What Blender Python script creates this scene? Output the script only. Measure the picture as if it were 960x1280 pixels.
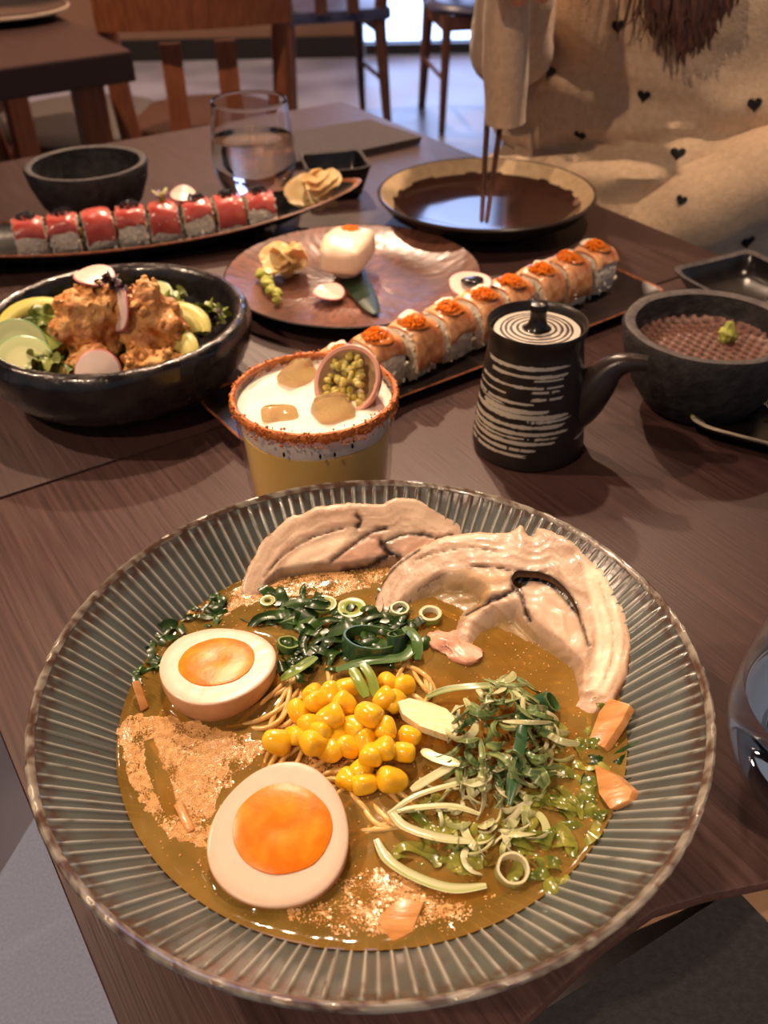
import bpy, bmesh, math, random
import numpy as np
from math import sin, cos, pi, radians, sqrt, atan2, exp
from mathutils import Vector, Matrix, noise
from mathutils.bvhtree import BVHTree
from mathutils.geometry import delaunay_2d_cdt

for o in list(bpy.data.objects):
    bpy.data.objects.remove(o)
SC = bpy.context.scene
COL = SC.collection

# ---------------------------------------------------------------- camera
FPX, PITCH, ROLL, CH = 1185.9, 0.64617, -0.0197, 0.34278      # focal length in pixels, tilt, roll, height over table top (z = 0)
_fw = Vector((0, cos(PITCH), -sin(PITCH)))
_up0 = Vector((0, sin(PITCH), cos(PITCH)))
_rt = Vector((1, 0, 0)) * cos(ROLL) + _up0 * sin(ROLL)
_up = Vector((1, 0, 0)) * -sin(ROLL) + _up0 * cos(ROLL)
CAM = Vector((0, 0, CH))
cd = bpy.data.cameras.new('camera')
cd.sensor_fit = 'VERTICAL'
cd.sensor_height = 36.0
cd.lens = 36.0 * FPX / 1280.0
cd.clip_start = 0.01
co = bpy.data.objects.new('camera', cd)
COL.objects.link(co)
M = Matrix.Identity(4)
for i in range(3):
    M[i][0], M[i][1], M[i][2], M[i][3] = _rt[i], _up[i], -_fw[i], CAM[i]
co.matrix_world = M
cd.dof.use_dof = True
cd.dof.focus_distance = 0.39
cd.dof.aperture_fstop = 14.0
SC.camera = co

# ---------------------------------------------------------------- world, lights, exposure
def srgb(r, g, b):
    f = lambda c: (c / 255 / 12.92) if c / 255 <= 0.04045 else ((c / 255 + 0.055) / 1.055) ** 2.4
    return (f(r), f(g), f(b), 1.0)

W = bpy.data.worlds.new('world')
SC.world = W
W.use_nodes = True
bgn = W.node_tree.nodes['Background']
bgn.inputs[0].default_value = (0.80, 0.84, 1.0, 1)
bgn.inputs[1].default_value = 0.11
SC.view_settings.view_transform = 'Standard'
SC.view_settings.look = 'None'
SC.view_settings.gamma = 1.0
SC.view_settings.use_curve_mapping = False
SC.view_settings.exposure = 1.08

WARM = (1.0, 0.69, 0.47)
def lamp(name, loc, target, power, size=40.0, blend=0.6, radius=0.03, col=WARM):
    l = bpy.data.lights.new(name, 'SPOT')
    l.energy = power
    l.color = col
    l.spot_size = radians(size)
    l.spot_blend = blend
    l.shadow_soft_size = radius
    o = bpy.data.objects.new(name, l)
    COL.objects.link(o)
    o.location = loc
    d = Vector(target) - Vector(loc)
    o.rotation_euler = d.to_track_quat('-Z', 'Y').to_euler()
    return o
CEIL = 2.0
SPOTS = [((-0.16, 1.60), (-0.25, 0.45), 88, 25, 'above the far end of the dining table'),
         ((-0.30, 2.75), (-0.24, 0.96), 110, 30, 'above the row of chairs behind the dining table'),
         ((-1.65, 0.80), (-0.06, 0.34), 78, 23, 'left of the dining table'),
         ((0.55, 0.75), (0.30, 1.12), 54, 38, 'added to light the person in the cream sweater'),  # added spot without a known source, lights the sitter
         ((-0.95, 1.35), (-0.52, 2.35), 105, 60, 'added to brighten the background chair and side table'),  # unseen helper, moved forward to brighten the chair back and side table
         ((0.75, 2.45), (0.55, 2.3), 55, 100, 'added to brighten the chairs behind the person'),  # helper lamp put in to lift the dark background chairs
         ((-1.30, 4.20), (-1.30, 5.35), 260, 120, 'added to wash the back wall with light'),  # added wall wash, gives the far table a warm glow to reflect
         ((0.70, -1.15), (0.25, 0.07), 70, 15, 'added behind the viewer on the right to light the lap'),  # extra spot, not a known fixture, brightens trousers and napkin
         ((-0.95, -0.75), (-0.12, 0.66), 40, 33, 'added as front fill behind the viewer on the left')]  # added fill for front faces turned away from the other lamps
for (x, y), tg, pw, sz, wh in SPOTS:
    lamp('ceiling_or_fill_spot', (x, y, CEIL - 0.03), (tg[0], tg[1], 0), pw, sz)

# ---------------------------------------------------------------- pixel helpers (a photograph pixel and a height give a place)
def ray(px, py):
    return (_rt * ((px - 480) / FPX) - _up * ((py - 640) / FPX) + _fw).normalized()
def at(px, py, z=0.0):
    d = ray(px, py)
    return CAM + d * ((z - CH) / d.z)
def on_plane(px, py, p0, n):
    d = ray(px, py)
    return CAM + d * ((p0 - CAM).dot(n) / d.dot(n))
YAW = radians(32.03)
AV = Vector((-sin(YAW), cos(YAW), 0))       # along the table's long edges, away from the viewer
BV = Vector((cos(YAW), sin(YAW), 0))        # across the table, towards the sitter
def ab(a, b, z=0.0):
    return AV * a + BV * b + Vector((0, 0, z))

# ---------------------------------------------------------------- mesh helpers
def nz(p, s=1.0, seed=0.0):
    return noise.noise(Vector((p[0] * s + seed * 3.1, p[1] * s - seed * 1.7, p[2] * s + seed)))
def fbm(p, s, seed=0, o=3):
    t, a = 0, 1.0
    for i in range(o):
        t += a * nz(p, s * 2 ** i, seed + i * 7)
        a *= 0.5
    return t

class MB:
    def __init__(self):
        self.v, self.f, self.c = [], [], []
    def add(self, vs, fs, col=None):
        k = len(self.v)
        self.v += [tuple(p) for p in vs]
        self.f += [tuple(i + k for i in f) for f in fs]
        if col is None:
            self.c += [(1, 1, 1)] * len(vs)
        elif isinstance(col, list):
            self.c += [c[:3] for c in col]
        else:
            self.c += [col[:3]] * len(vs)
        return self
    def grid(self, rows, closed_u=False, closed_v=False, col=None):
        n, m = len(rows), len(rows[0])
        vs = [p for r in rows for p in r]
        fs = []
        for i in range(n if closed_v else n - 1):
            for j in range(m if closed_u else m - 1):
                i2, j2 = (i + 1) % n, (j + 1) % m
                fs.append((i * m + j, i * m + j2, i2 * m + j2, i2 * m + j))
        return self.add(vs, fs, col)
    def lathe(self, prof, n=48, c=(0, 0, 0), rfun=None, colf=None):
        """profile from the axis outwards and round; closes on the axis where r is 0"""
        rows, cols = [], []
        for k, (r, z) in enumerate(prof):
            row = []
            for j in range(n):
                t = 2 * pi * j / n
                rr, zz = (r, z) if rfun is None else rfun(r, z, t, k)
                row.append((c[0] + rr * cos(t), c[1] + rr * sin(t), c[2] + zz))
                if colf:
                    cols.append(colf(r, z, t, k))
            rows.append(row)
        return self.grid(rows, closed_u=True, col=cols if colf else None)
    def tube(self, pts, rads, n=8, cap=True, flat=None, col=None):
        """round (or flattened, flat=(w,h) scale with up axis) tube along points"""
        P = [Vector(p) for p in pts]
        m = len(P)
        if not hasattr(rads, '__len__'):
            rads = [rads] * m
        T = [(P[min(i + 1, m - 1)] - P[max(i - 1, 0)]).normalized() for i in range(m)]
        up = Vector((0, 0, 1)) if abs(T[0].z) < 0.9 else Vector((1, 0, 0))
        N = (up - T[0] * up.dot(T[0])).normalized()
        rows = []
        fx, fy = flat if flat else (1, 1)
        for i in range(m):
            N = (N - T[i] * N.dot(T[i])).normalized()
            B = T[i].cross(N)
            rows.append([P[i] + (B * cos(2 * pi * j / n) * fx + N * sin(2 * pi * j / n) * fy) * rads[i] for j in range(n)])
        k = len(self.v)
        self.grid(rows, closed_u=True, col=col)
        if cap:
            self.f.append(tuple(k + j for j in range(n))[::-1])
            self.f.append(tuple(k + (m - 1) * n + j for j in range(n)))
        return self
    def blob(self, c, r, seg=16, rings=10, rot=None, amp=0.0, freq=100.0, seed=0, power=1.0, octv=2, colf=None, bend=None):
        """superellipsoid with noise"""
        R = rot if rot is not None else Matrix.Identity(3)
        sp = lambda x: math.copysign(abs(x) ** power, x)
        c = Vector(c)
        rows, cols = [], []
        for i in range(rings + 1):
            ph = -pi / 2 + pi * i / rings
            row = []
            for j in range(seg):
                th = 2 * pi * j / seg
                d = Vector((sp(cos(ph)) * sp(cos(th)) * r[0], sp(cos(ph)) * sp(sin(th)) * r[1], sp(sin(ph)) * r[2]))
                if bend: d = bend(d)
                q = c + R @ d
                if amp:
                    q = q + (R @ d).normalized() * (fbm(q, freq, seed, octv) * amp)
                row.append(q)
                if colf: cols.append(colf(q, d))
            rows.append(row)
        return self.grid(rows, closed_u=True, col=cols if colf else None)
    def box(self, c, s, rot=None, bev=0.0, col=None):
        bm = bmesh.new()
        bmesh.ops.create_cube(bm, size=1.0)
        for v in bm.verts:
            v.co = Vector((v.co.x * s[0], v.co.y * s[1], v.co.z * s[2]))
        if bev:
            bmesh.ops.bevel(bm, geom=list(bm.edges), offset=bev, segments=2, profile=0.6, affect='EDGES')
        R = rot if rot is not None else Matrix.Identity(3)
        bm.verts.ensure_lookup_table()
        vs = [Vector(c) + R @ v.co for v in bm.verts]
        fs = [tuple(v.index for v in f.verts) for f in bm.faces]
        bm.free()
        return self.add(vs, fs, col)
    def prism(self, top, n, th, col=None):
        """polygon of points 'top', extruded by th against n"""
        n = Vector(n)
        t = [Vector(p) for p in top]
        m = len(t)
        b = [p - n * th for p in t]
        return self.add(t + b, [tuple(range(m)), tuple(range(2 * m - 1, m - 1, -1))] + [(i, m + i, m + (i + 1) % m, (i + 1) % m) for i in range(m)], col)
    def ribbon(self, pts, wid, th, up=None, twist=0.0, colf=None, curl=0.0):
        """flat strip with thickness along pts"""
        P = [Vector(p) for p in pts]
        m = len(P)
        rows, cols = [], []
        up = Vector(up) if up is not None else Vector((0, 0, 1))
        for i in range(m):
            T = (P[min(i + 1, m - 1)] - P[max(i - 1, 0)]).normalized()
            S = T.cross(up)
            if S.length < 1e-4: S = Vector((1, 0, 0))
            S.normalize()
            N = S.cross(T)
            a = twist * i / max(1, m - 1)
            S, N = S * cos(a) + N * sin(a), N * cos(a) - S * sin(a)
            w = wid[i] if hasattr(wid, '__len__') else wid
            w2 = w / 2
            row = [P[i] + S * w2 + N * curl * w, P[i] + S * w2 * .5 + N * (th / 2), P[i] - S * w2 * .5 + N * (th / 2), P[i] - S * w2 + N * curl * w, P[i] - S * w2 * .5 - N * (th / 2), P[i] + S * w2 * .5 - N * (th / 2)]
            rows.append(row)
            if colf:
                cols += [colf(i / (m - 1), q) for q in range(6)]
        k = len(self.v)
        self.grid(rows, closed_u=True, col=cols if colf else None)
        self.f.append(tuple(k + j for j in range(6))[::-1])
        self.f.append(tuple(k + (m - 1) * 6 + j for j in range(6)))
        return self

def rotz(a): return Matrix.Rotation(a, 3, 'Z')
def rotm(ax, ay, az): return Matrix.Rotation(az, 3, 'Z') @ Matrix.Rotation(ay, 3, 'Y') @ Matrix.Rotation(ax, 3, 'X')
def basis(x, y, z):
    m = Matrix.Identity(3)
    for i in range(3):
        m[i][0], m[i][1], m[i][2] = x[i], y[i], z[i]
    return m

def root_loc(o):
    while o.parent: o = o.parent
    return o.location
def put(name, mb, mat, parent=None, world=False, loc=None, smooth=50, label=None):
    """ONE mesh object. world: vertices are in world coordinates and are moved to the parent's (or loc's) frame"""
    me = bpy.data.meshes.new(name)
    off = Vector((0, 0, 0))
    if world:
        off = root_loc(parent) if parent else Vector(loc if loc is not None else (0, 0, 0))
    me.from_pydata([(p[0] - off[0], p[1] - off[1], p[2] - off[2]) for p in mb.v], [], mb.f)
    if any(c != (1, 1, 1) for c in mb.c[:4000:7]) or any(c != (1, 1, 1) for c in mb.c[::97]):
        at_ = me.color_attributes.new('Col', 'FLOAT_COLOR', 'POINT')
        arr = np.ones((len(mb.v), 4), dtype=np.float32)
        arr[:, :3] = np.array(mb.c, dtype=np.float32)
        at_.data.foreach_set('color', arr.ravel())
    bm = bmesh.new()
    bm.from_mesh(me)
    bmesh.ops.remove_doubles(bm, verts=bm.verts, dist=1e-7)
    bmesh.ops.recalc_face_normals(bm, faces=bm.faces)
    bm.to_mesh(me)
    bm.free()
    if smooth:
        me.shade_smooth()
        me.set_sharp_from_angle(angle=radians(smooth))
    me.materials.append(mat)
    o = bpy.data.objects.new(name, me)
    COL.objects.link(o)
    if parent: o.parent = parent
    elif loc is not None: o.location = loc
    if label: o['label'] = label
    return o
def tag(o, label=None, cat=None, group=None, kind=None):
    if label: o['label'] = label
    if cat: o['category'] = cat
    if group: o['group'] = group
    if kind: o['kind'] = kind
    return o
def thing(name, label, cat, loc=(0, 0, 0), rz=0.0, group=None):
    o = bpy.data.objects.new(name, None)
    COL.objects.link(o)
    o.location = loc
    o.rotation_euler = (0, 0, rz)
    o.empty_display_size = 0.01
    return tag(o, label, cat, group)
def dup(root, loc=None, rz=None, label=None):
    r = root.copy()
    COL.objects.link(r)
    if loc is not None: r.location = loc
    if rz is not None: r.rotation_euler = (0, 0, rz)
    if label: r['label'] = label
    for ch in list(root.children):
        c = ch.copy(); COL.objects.link(c); c.parent = r
        for g in list(ch.children):
            d = g.copy(); COL.objects.link(d); d.parent = c
    return r

# ---------------------------------------------------------------- materials
def mat(name, c1, c2=None, scale=30, detail=4, rough=0.5, rough2=None, spec=0.5, bump=0.0, bscale=80, bdist=0.001, sss=0.0, sssr=0.005,
        trans=0.0, ior=1.45, coat=0.0, metal=0.0, attr=False, emit=None, estr=0.0, stretch=(1, 1, 1), ramp=(0.35, 0.65), alpha=1.0, wave=None, sheen=0.0):
    m = bpy.data.materials.new(name)
    m.use_nodes = True
    nt = m.node_tree
    N, L = nt.nodes, nt.links
    b = N['Principled BSDF']
    b.inputs['Roughness'].default_value = rough
    b.inputs['Specular IOR Level'].default_value = spec
    b.inputs['IOR'].default_value = ior
    b.inputs['Metallic'].default_value = metal
    b.inputs['Transmission Weight'].default_value = trans
    b.inputs['Coat Weight'].default_value = coat
    b.inputs['Coat Roughness'].default_value = 0.08
    b.inputs['Alpha'].default_value = alpha
    if sheen: b.inputs['Sheen Weight'].default_value = sheen
    if sss:
        b.inputs['Subsurface Weight'].default_value = sss
        b.inputs['Subsurface Radius'].default_value = (1.0, 0.5, 0.25)
        b.inputs['Subsurface Scale'].default_value = sssr
    tc = N.new('ShaderNodeTexCoord')
    mp = N.new('ShaderNodeMapping')
    mp.inputs['Scale'].default_value = stretch
    L.new(tc.outputs['Object'], mp.inputs['Vector'])
    src = None
    fac = None
    if c2 is not None:
        n1 = N.new('ShaderNodeTexNoise')
        n1.inputs['Scale'].default_value = scale
        n1.inputs['Detail'].default_value = detail
        L.new(mp.outputs[0], n1.inputs['Vector'])
        rp = N.new('ShaderNodeValToRGB')
        rp.color_ramp.elements[0].position, rp.color_ramp.elements[1].position = ramp
        rp.color_ramp.elements[0].color, rp.color_ramp.elements[1].color = c1, c2
        L.new(n1.outputs['Fac'], rp.inputs['Fac'])
        src = rp.outputs['Color']
        fac = n1.outputs['Fac']
        if rough2 is not None:
            mr = N.new('ShaderNodeMapRange')
            mr.inputs['From Min'].default_value, mr.inputs['From Max'].default_value = ramp
            mr.inputs['To Min'].default_value, mr.inputs['To Max'].default_value = rough, rough2
            L.new(fac, mr.inputs['Value'])
            L.new(mr.outputs[0], b.inputs['Roughness'])
    if attr:
        ca = N.new('ShaderNodeVertexColor')
        ca.layer_name = 'Col'
        if src is None:
            src = ca.outputs['Color']
        else:
            mx = N.new('ShaderNodeMix')
            mx.data_type = 'RGBA'
            mx.blend_type = 'MULTIPLY'
            mx.inputs['Factor'].default_value = 1.0
            L.new(src, mx.inputs['A'])
            L.new(ca.outputs['Color'], mx.inputs['B'])
            src = mx.outputs['Result']
    if src is None:
        b.inputs['Base Color'].default_value = c1
    else:
        L.new(src, b.inputs['Base Color'])
    if bump:
        n2 = N.new('ShaderNodeTexNoise')
        n2.inputs['Scale'].default_value = bscale
        n2.inputs['Detail'].default_value = 4
        L.new(mp.outputs[0], n2.inputs['Vector'])
        bp = N.new('ShaderNodeBump')
        bp.inputs['Strength'].default_value = bump
        bp.inputs['Distance'].default_value = bdist
        L.new(n2.outputs['Fac'], bp.inputs['Height'])
        L.new(bp.outputs[0], b.inputs['Normal'])
    if emit:
        b.inputs['Emission Color'].default_value = emit
        b.inputs['Emission Strength'].default_value = estr
    return m

def thin_glass(name, tint=(1, 1, 1, 1), rough=0.02):
    """thin-walled glass: clear sheet with Fresnel reflection"""
    m = bpy.data.materials.new(name)
    m.use_nodes = True
    nt = m.node_tree
    N, L = nt.nodes, nt.links
    N.remove(N['Principled BSDF'])
    out = N['Material Output']
    tr = N.new('ShaderNodeBsdfTransparent'); tr.inputs[0].default_value = tint
    gl = N.new('ShaderNodeBsdfGlossy'); gl.inputs['Roughness'].default_value = rough
    lw = N.new('ShaderNodeLayerWeight'); lw.inputs[0].default_value = 0.5
    pw = N.new('ShaderNodeMath'); pw.operation = 'POWER'; pw.inputs[1].default_value = 4.0
    ml = N.new('ShaderNodeMath'); ml.operation = 'MULTIPLY_ADD'; ml.inputs[1].default_value = 0.75; ml.inputs[2].default_value = 0.04
    mx = N.new('ShaderNodeMixShader')
    L.new(lw.outputs['Facing'], pw.inputs[0]); L.new(pw.outputs[0], ml.inputs[0])
    L.new(ml.outputs[0], mx.inputs[0]); L.new(tr.outputs[0], mx.inputs[1]); L.new(gl.outputs[0], mx.inputs[2])
    L.new(mx.outputs[0], out.inputs['Surface'])
    return m

def translucent_liquid(name, c1, c2, opacity=0.8, rough=0.06, scale=60, bump=0.15, bscale=120):
    """murky liquid: tinted see-through layer under a glossy cloudy surface"""
    m = mat(name, c1, c2, scale=scale, rough=rough, bump=bump, bscale=bscale, bdist=0.0008, spec=0.5)
    nt = m.node_tree
    N, L = nt.nodes, nt.links
    b = N['Principled BSDF']
    tr = N.new('ShaderNodeBsdfTransparent')
    tr.inputs[0].default_value = (min(1, c2[0] * 2.2), min(1, c2[1] * 2.2), min(1, c2[2] * 2.2), 1)
    mx = N.new('ShaderNodeMixShader')
    mx.inputs[0].default_value = opacity
    L.new(tr.outputs[0], mx.inputs[1]); L.new(b.outputs[0], mx.inputs[2])
    L.new(mx.outputs[0], N['Material Output'].inputs['Surface'])
    return m

# ================================================================ setting
FZ = -0.74
def wood_mat(name, dark, light, rough=0.42, gscale=1.0, stretch=(34, 1.1, 34), bump=0.25):
    m = mat(name, dark, light, scale=7 * gscale, detail=6, rough=rough, rough2=rough + 0.14, stretch=stretch, ramp=(0.3, 0.75), bump=bump, bscale=16 * gscale, bdist=0.0006, spec=0.4)
    return m
M_TABLE = wood_mat('dark_walnut_veneer', srgb(54, 36, 34), srgb(78, 54, 50), stretch=(60, 1.6, 60), bump=0.3)
M_TABLE_EDGE = mat('dark_table_edge', srgb(36, 24, 22), srgb(52, 36, 32), rough=0.4)
M_FLOOR = mat('floor_stone', srgb(96, 94, 108), srgb(122, 120, 134), scale=3, rough=0.28, rough2=0.4, bump=0.05, bscale=20)
M_WALL = mat('dark_wall_paint', srgb(104, 76, 62), srgb(118, 88, 72), scale=4, rough=0.8)
M_CEIL = mat('ceiling_paint', srgb(40, 34, 32), rough=0.9)
M_TRIM = mat('dark_frame_paint', srgb(24, 20, 20), rough=0.5)
M_DAY = mat('daylight_pane', srgb(120, 150, 230), rough=0.3, emit=(0.42, 0.56, 1.0, 1), estr=2.2)
M_LAMP = mat('lamp_lens', srgb(255, 220, 170), emit=(1, 0.72, 0.45, 1), estr=14)

def structure(o): o['kind'] = 'structure'; return o
structure(put('floor', MB().box((0, 1.6, FZ - 0.05), (7.0, 7.6, 0.1)), M_FLOOR, smooth=0))
structure(put('wall_back', MB().box((-1.8, 5.45, 0.63), (3.4, 0.1, 2.74)).box((2.1, 5.45, 0.63), (2.8, 0.1, 2.74)).box((0.3, 5.45, 1.95), (0.8, 0.1, 0.1)), M_WALL, smooth=0))
structure(put('wall_left', MB().box((-3.45, 2.8, 0.63), (0.1, 5.2, 2.74)), M_WALL, smooth=0))
structure(put('ceiling', MB().box((0, 2.0, CEIL + 0.05), (7.0, 6.8, 0.1)), M_CEIL, smooth=0))
win = structure(thing('window_1', None, None, (0.3, 5.45, FZ)))
for x in (-0.38, 0.38):
    put('window_frame', MB().box((x, 0, 1.32), (0.05, 0.12, 2.64)), M_TRIM, win, smooth=0)
for z in (0.03, 0.95, 1.80, 2.61):
    put('window_frame', MB().box((0, 0, z), (0.7, 0.12, 0.05)), M_TRIM, win, smooth=0)
for z in (0.49, 1.375, 2.205):
    put('window_pane', MB().box((0, 0.02, z), (0.72, 0.02, 0.86)), M_DAY, win, smooth=0)
structure(put('baseboard_back', MB().box((-1.8, 5.385, FZ + 0.05), (3.4, 0.03, 0.1)).box((2.1, 5.385, FZ + 0.05), (2.8, 0.03, 0.1)), M_TRIM, smooth=0))

for (x, y), tg, pw, sz, where in SPOTS:
    t = thing('ceiling_or_fill_spotlight', 'small round recessed ceiling spotlight ' + where, 'light', (x, y, CEIL), 0, 'ceiling spotlights')
    put('lamp_ring', MB().lathe([(0.036, 0), (0.05, 0), (0.05, -0.008), (0.04, -0.012), (0.036, -0.006)], 28), M_TRIM, t)
    put('lamp_lens', MB().lathe([(0, -0.002), (0.036, -0.002), (0.036, -0.005), (0, -0.005)], 28), M_LAMP, t)

# ---------------------------------------------------------------- dining tables (local x across, local y along)
def tabletop(name, outline, th, parent):
    bm = bmesh.new()
    vs = [bm.verts.new((x, y, 0)) for x, y in outline]
    f = bm.faces.new(vs)
    r = bmesh.ops.extrude_face_region(bm, geom=[f])
    bmesh.ops.translate(bm, vec=(0, 0, -th), verts=[e for e in r['geom'] if isinstance(e, bmesh.types.BMVert)])
    ed = [e for e in bm.edges if abs(e.verts[0].co.z) < 1e-6 and abs(e.verts[1].co.z) < 1e-6]
    bmesh.ops.bevel(bm, geom=ed, offset=0.002, segments=2, profile=0.5, affect='EDGES')
    bm.verts.index_update()
    mb = MB().add([v.co.copy() for v in bm.verts], [tuple(v.index for v in f.verts) for f in bm.faces])
    bm.free()
    return put(name, mb, M_TABLE, parent, smooth=40)
def table_base(parent, cx, cy, w):
    put('pedestal', MB().box((cx, cy, -0.36), (0.08, 0.08, 0.66), bev=0.005), M_TRIM, parent, smooth=0)
    put('foot_plate', MB().box((cx, cy, FZ + 0.012), (0.42, 0.42, 0.02), bev=0.004), M_TRIM, parent, smooth=0)
t1 = thing('dining_table', 'dark wood dining table under the green ribbed soup bowl', 'table', (0, 0, 0), YAW)
near = [(0.002, 0.094), (0.06, 0.101), (0.10, 0.106), (0.134, 0.110), (0.165, 0.1135), (0.19, 0.1135), (0.212, 0.107), (0.235, 0.098), (0.30, 0.07), (0.42, 0.02), (0.713, -0.1), (0.713, 0.5295), (0.002, 0.5295)]
tabletop('tabletop', near, 0.005, t1)
put('under_frame', MB().box((0.357, 0.33, -0.0205), (0.62, 0.36, 0.03)), M_TRIM, t1, smooth=0)
table_base(t1, 0.36, 0.28, 0.5)
t2 = thing('dining_table', 'dark wood dining table under the water glass and empty stone bowl', 'table', (0, 0, 0), YAW)
tabletop('tabletop', [(0.002, 0.5315), (0.713, 0.5315), (0.713, 1.229), (0.002, 1.229)], 0.028, t2)
table_base(t2, 0.36, 0.9, 0.5)

# ---------------------------------------------------------------- bench, seat and cloth at the near corner
M_GREY = mat('grey_felt', srgb(134, 144, 172), srgb(150, 160, 186), scale=500, rough=0.9, bump=0.4, bscale=700, bdist=0.0006, sheen=0.3)
M_TAN = mat('tan_leather', srgb(150, 118, 92), srgb(168, 134, 106), scale=30, rough=0.5, bump=0.2, bscale=300)
M_CLOTH = mat('charcoal_cloth', srgb(46, 46, 50), srgb(56, 56, 60), scale=300, rough=0.85, bump=0.4, bscale=600)
zb = -0.26
e0, e1 = at(0, 1080, zb), at(37, 1020, zb)
dv = (e1 - e0).normalized()
nv = Vector((dv.y, -dv.x, 0))
if nv.y > 0: nv = -nv
P = [e0 - dv * 0.5, e0 + dv * 0.22, e0 + dv * 0.22 + nv * 0.55, e0 - dv * 0.5 + nv * 0.55]
bench = thing('bench', 'grey felt upholstered bench seat beside the near left table edge', 'bench', (e0.x, e0.y, FZ))
cb = MB().box(((P[0] + P[2]) / 2), (0.72, 0.55, 0.07), rot=basis(dv, Vector((0, 0, 1)).cross(dv), Vector((0, 0, 1))), bev=0.012)
cb.v = [(x, y, z - 0.035) for x, y, z in cb.v]
put('cushion', cb, M_GREY, bench, world=True)
c0 = (P[0] + P[2]) / 2
bb = MB().box((c0.x, c0.y, (FZ + zb - 0.07) / 2), (0.62, 0.42, zb - 0.072 - FZ), rot=basis(dv, Vector((0, 0, 1)).cross(dv), Vector((0, 0, 1))))
put('plinth', bb, M_TRIM, bench, world=True, smooth=0)

# lap of the person taking the picture: tan trousers under the table end, a charcoal napkin laid over them
zs = -0.085
k0 = at(858, 1178, zs)
lap = thing('person', 'lap of a seated person in tan trousers at the near table end', 'person', (k0.x, k0.y, FZ))
M_TROUSER = mat('tan_twill', srgb(166, 132, 104), srgb(184, 150, 120), scale=30, rough=0.75, bump=0.3, bscale=500)
h0 = Vector((k0.x, k0.y, 0)) + BV * 0.03 - AV * 0.30
lg = MB()
for s in (0, 1):
    o_ = h0 + BV * 0.17 * s
    lg.tube([o_ + Vector((0, 0, -.19)), o_ + AV * .12 + Vector((0, 0, -.175)), o_ + AV * .30 + Vector((0, 0, -.165)), o_ + AV * .44 + Vector((0, 0, -.175)), o_ + AV * .52 + Vector((0, 0, -.22)), o_ + AV * .54 + Vector((0, 0, -.35)), o_ + AV * .54 + Vector((0, 0, FZ + .08))], [.10, .095, .085, .075, .068, .062, .05], 24)
lg.blob(h0 + BV * .085 + Vector((0, 0, -.2)), (.19, .12, .11), 28, 12, rot=basis(BV, AV, Vector((0, 0, 1))))
put('trousers', lg, M_TROUSER, lap, world=True)
for s in (0, 1):
    put('shoe', MB().blob(h0 + BV * 0.17 * s + AV * .58 + Vector((0, 0, FZ + .04)), (.045, .13, .04), 20, 10, rot=basis(BV, AV, Vector((0, 0, 1))), power=.8), M_TRIM, lap, world=True)
zc_ = zs + 0.012
cl = [at(919, 1110, zc_), at(965, 1158, zc_), at(1080, 1260, zc_), at(900, 1420, zc_), at(560, 1330, zc_), at(690, 1256, zc_), at(800, 1187, zc_)]
tag(put('folded_napkin', MB().prism(cl, (0, 0, 1), 0.004), M_CLOTH, world=True, loc=(k0.x, k0.y, zc_), smooth=0), 'charcoal napkin with a pointed corner laid over the tan trousers', 'napkin')

# ---------------------------------------------------------------- neighbouring table and chairs in the background
M_OAK = wood_mat('brown_oak', srgb(120, 68, 42), srgb(158, 94, 60), rough=0.38, stretch=(20, 20, 2), bump=0.1)
M_DARKWOOD = wood_mat('dark_oak', srgb(66, 40, 30), srgb(90, 56, 42), rough=0.35, stretch=(20, 20, 2), bump=0.1)
M_SEAT = mat('grey_seat_fabric', srgb(92, 84, 80), srgb(108, 98, 92), scale=200, rough=0.6, bump=0.2, bscale=500)
M_NAVY = mat('navy_seat_leather', srgb(52, 56, 84), rough=0.35)
nt_c = at(165, 63, 0)
t3 = thing('side_table', 'brown wood table at the upper left with a plate on it', 'table', (nt_c.x, nt_c.y, FZ), YAW)
put('tabletop', MB().box((-0.36, 0.36, -FZ - 0.025), (0.72, 0.72, 0.05), bev=0.004), M_TABLE, t3, smooth=0)
for x in (-0.07, -0.65):
    for y in (0.07, 0.65):
        put('leg', MB().box((x, y, (-FZ - 0.05) / 2), (0.05, 0.05, -FZ - 0.05), bev=0.004), M_OAK, t3, smooth=0)
pc = at(8, 24, 0.0)
t = thing('plate', 'dark plate with a shiny rim on the upper left table', 'plate', pc)
put('dish', MB().lathe([(0, 0.004), (0.09, 0.004), (0.12, 0.014), (0.125, 0.017), (0.122, 0.02), (0.09, 0.009), (0, 0.008)], 40), mat('dark_glaze', srgb(52, 46, 46), rough=0.2), t)
put('rim', MB().lathe([(0.121, 0.0175), (0.126, 0.0165), (0.1265, 0.02), (0.122, 0.0215)], 40), mat('pale_rim', srgb(190, 170, 150), rough=0.2), t)

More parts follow.
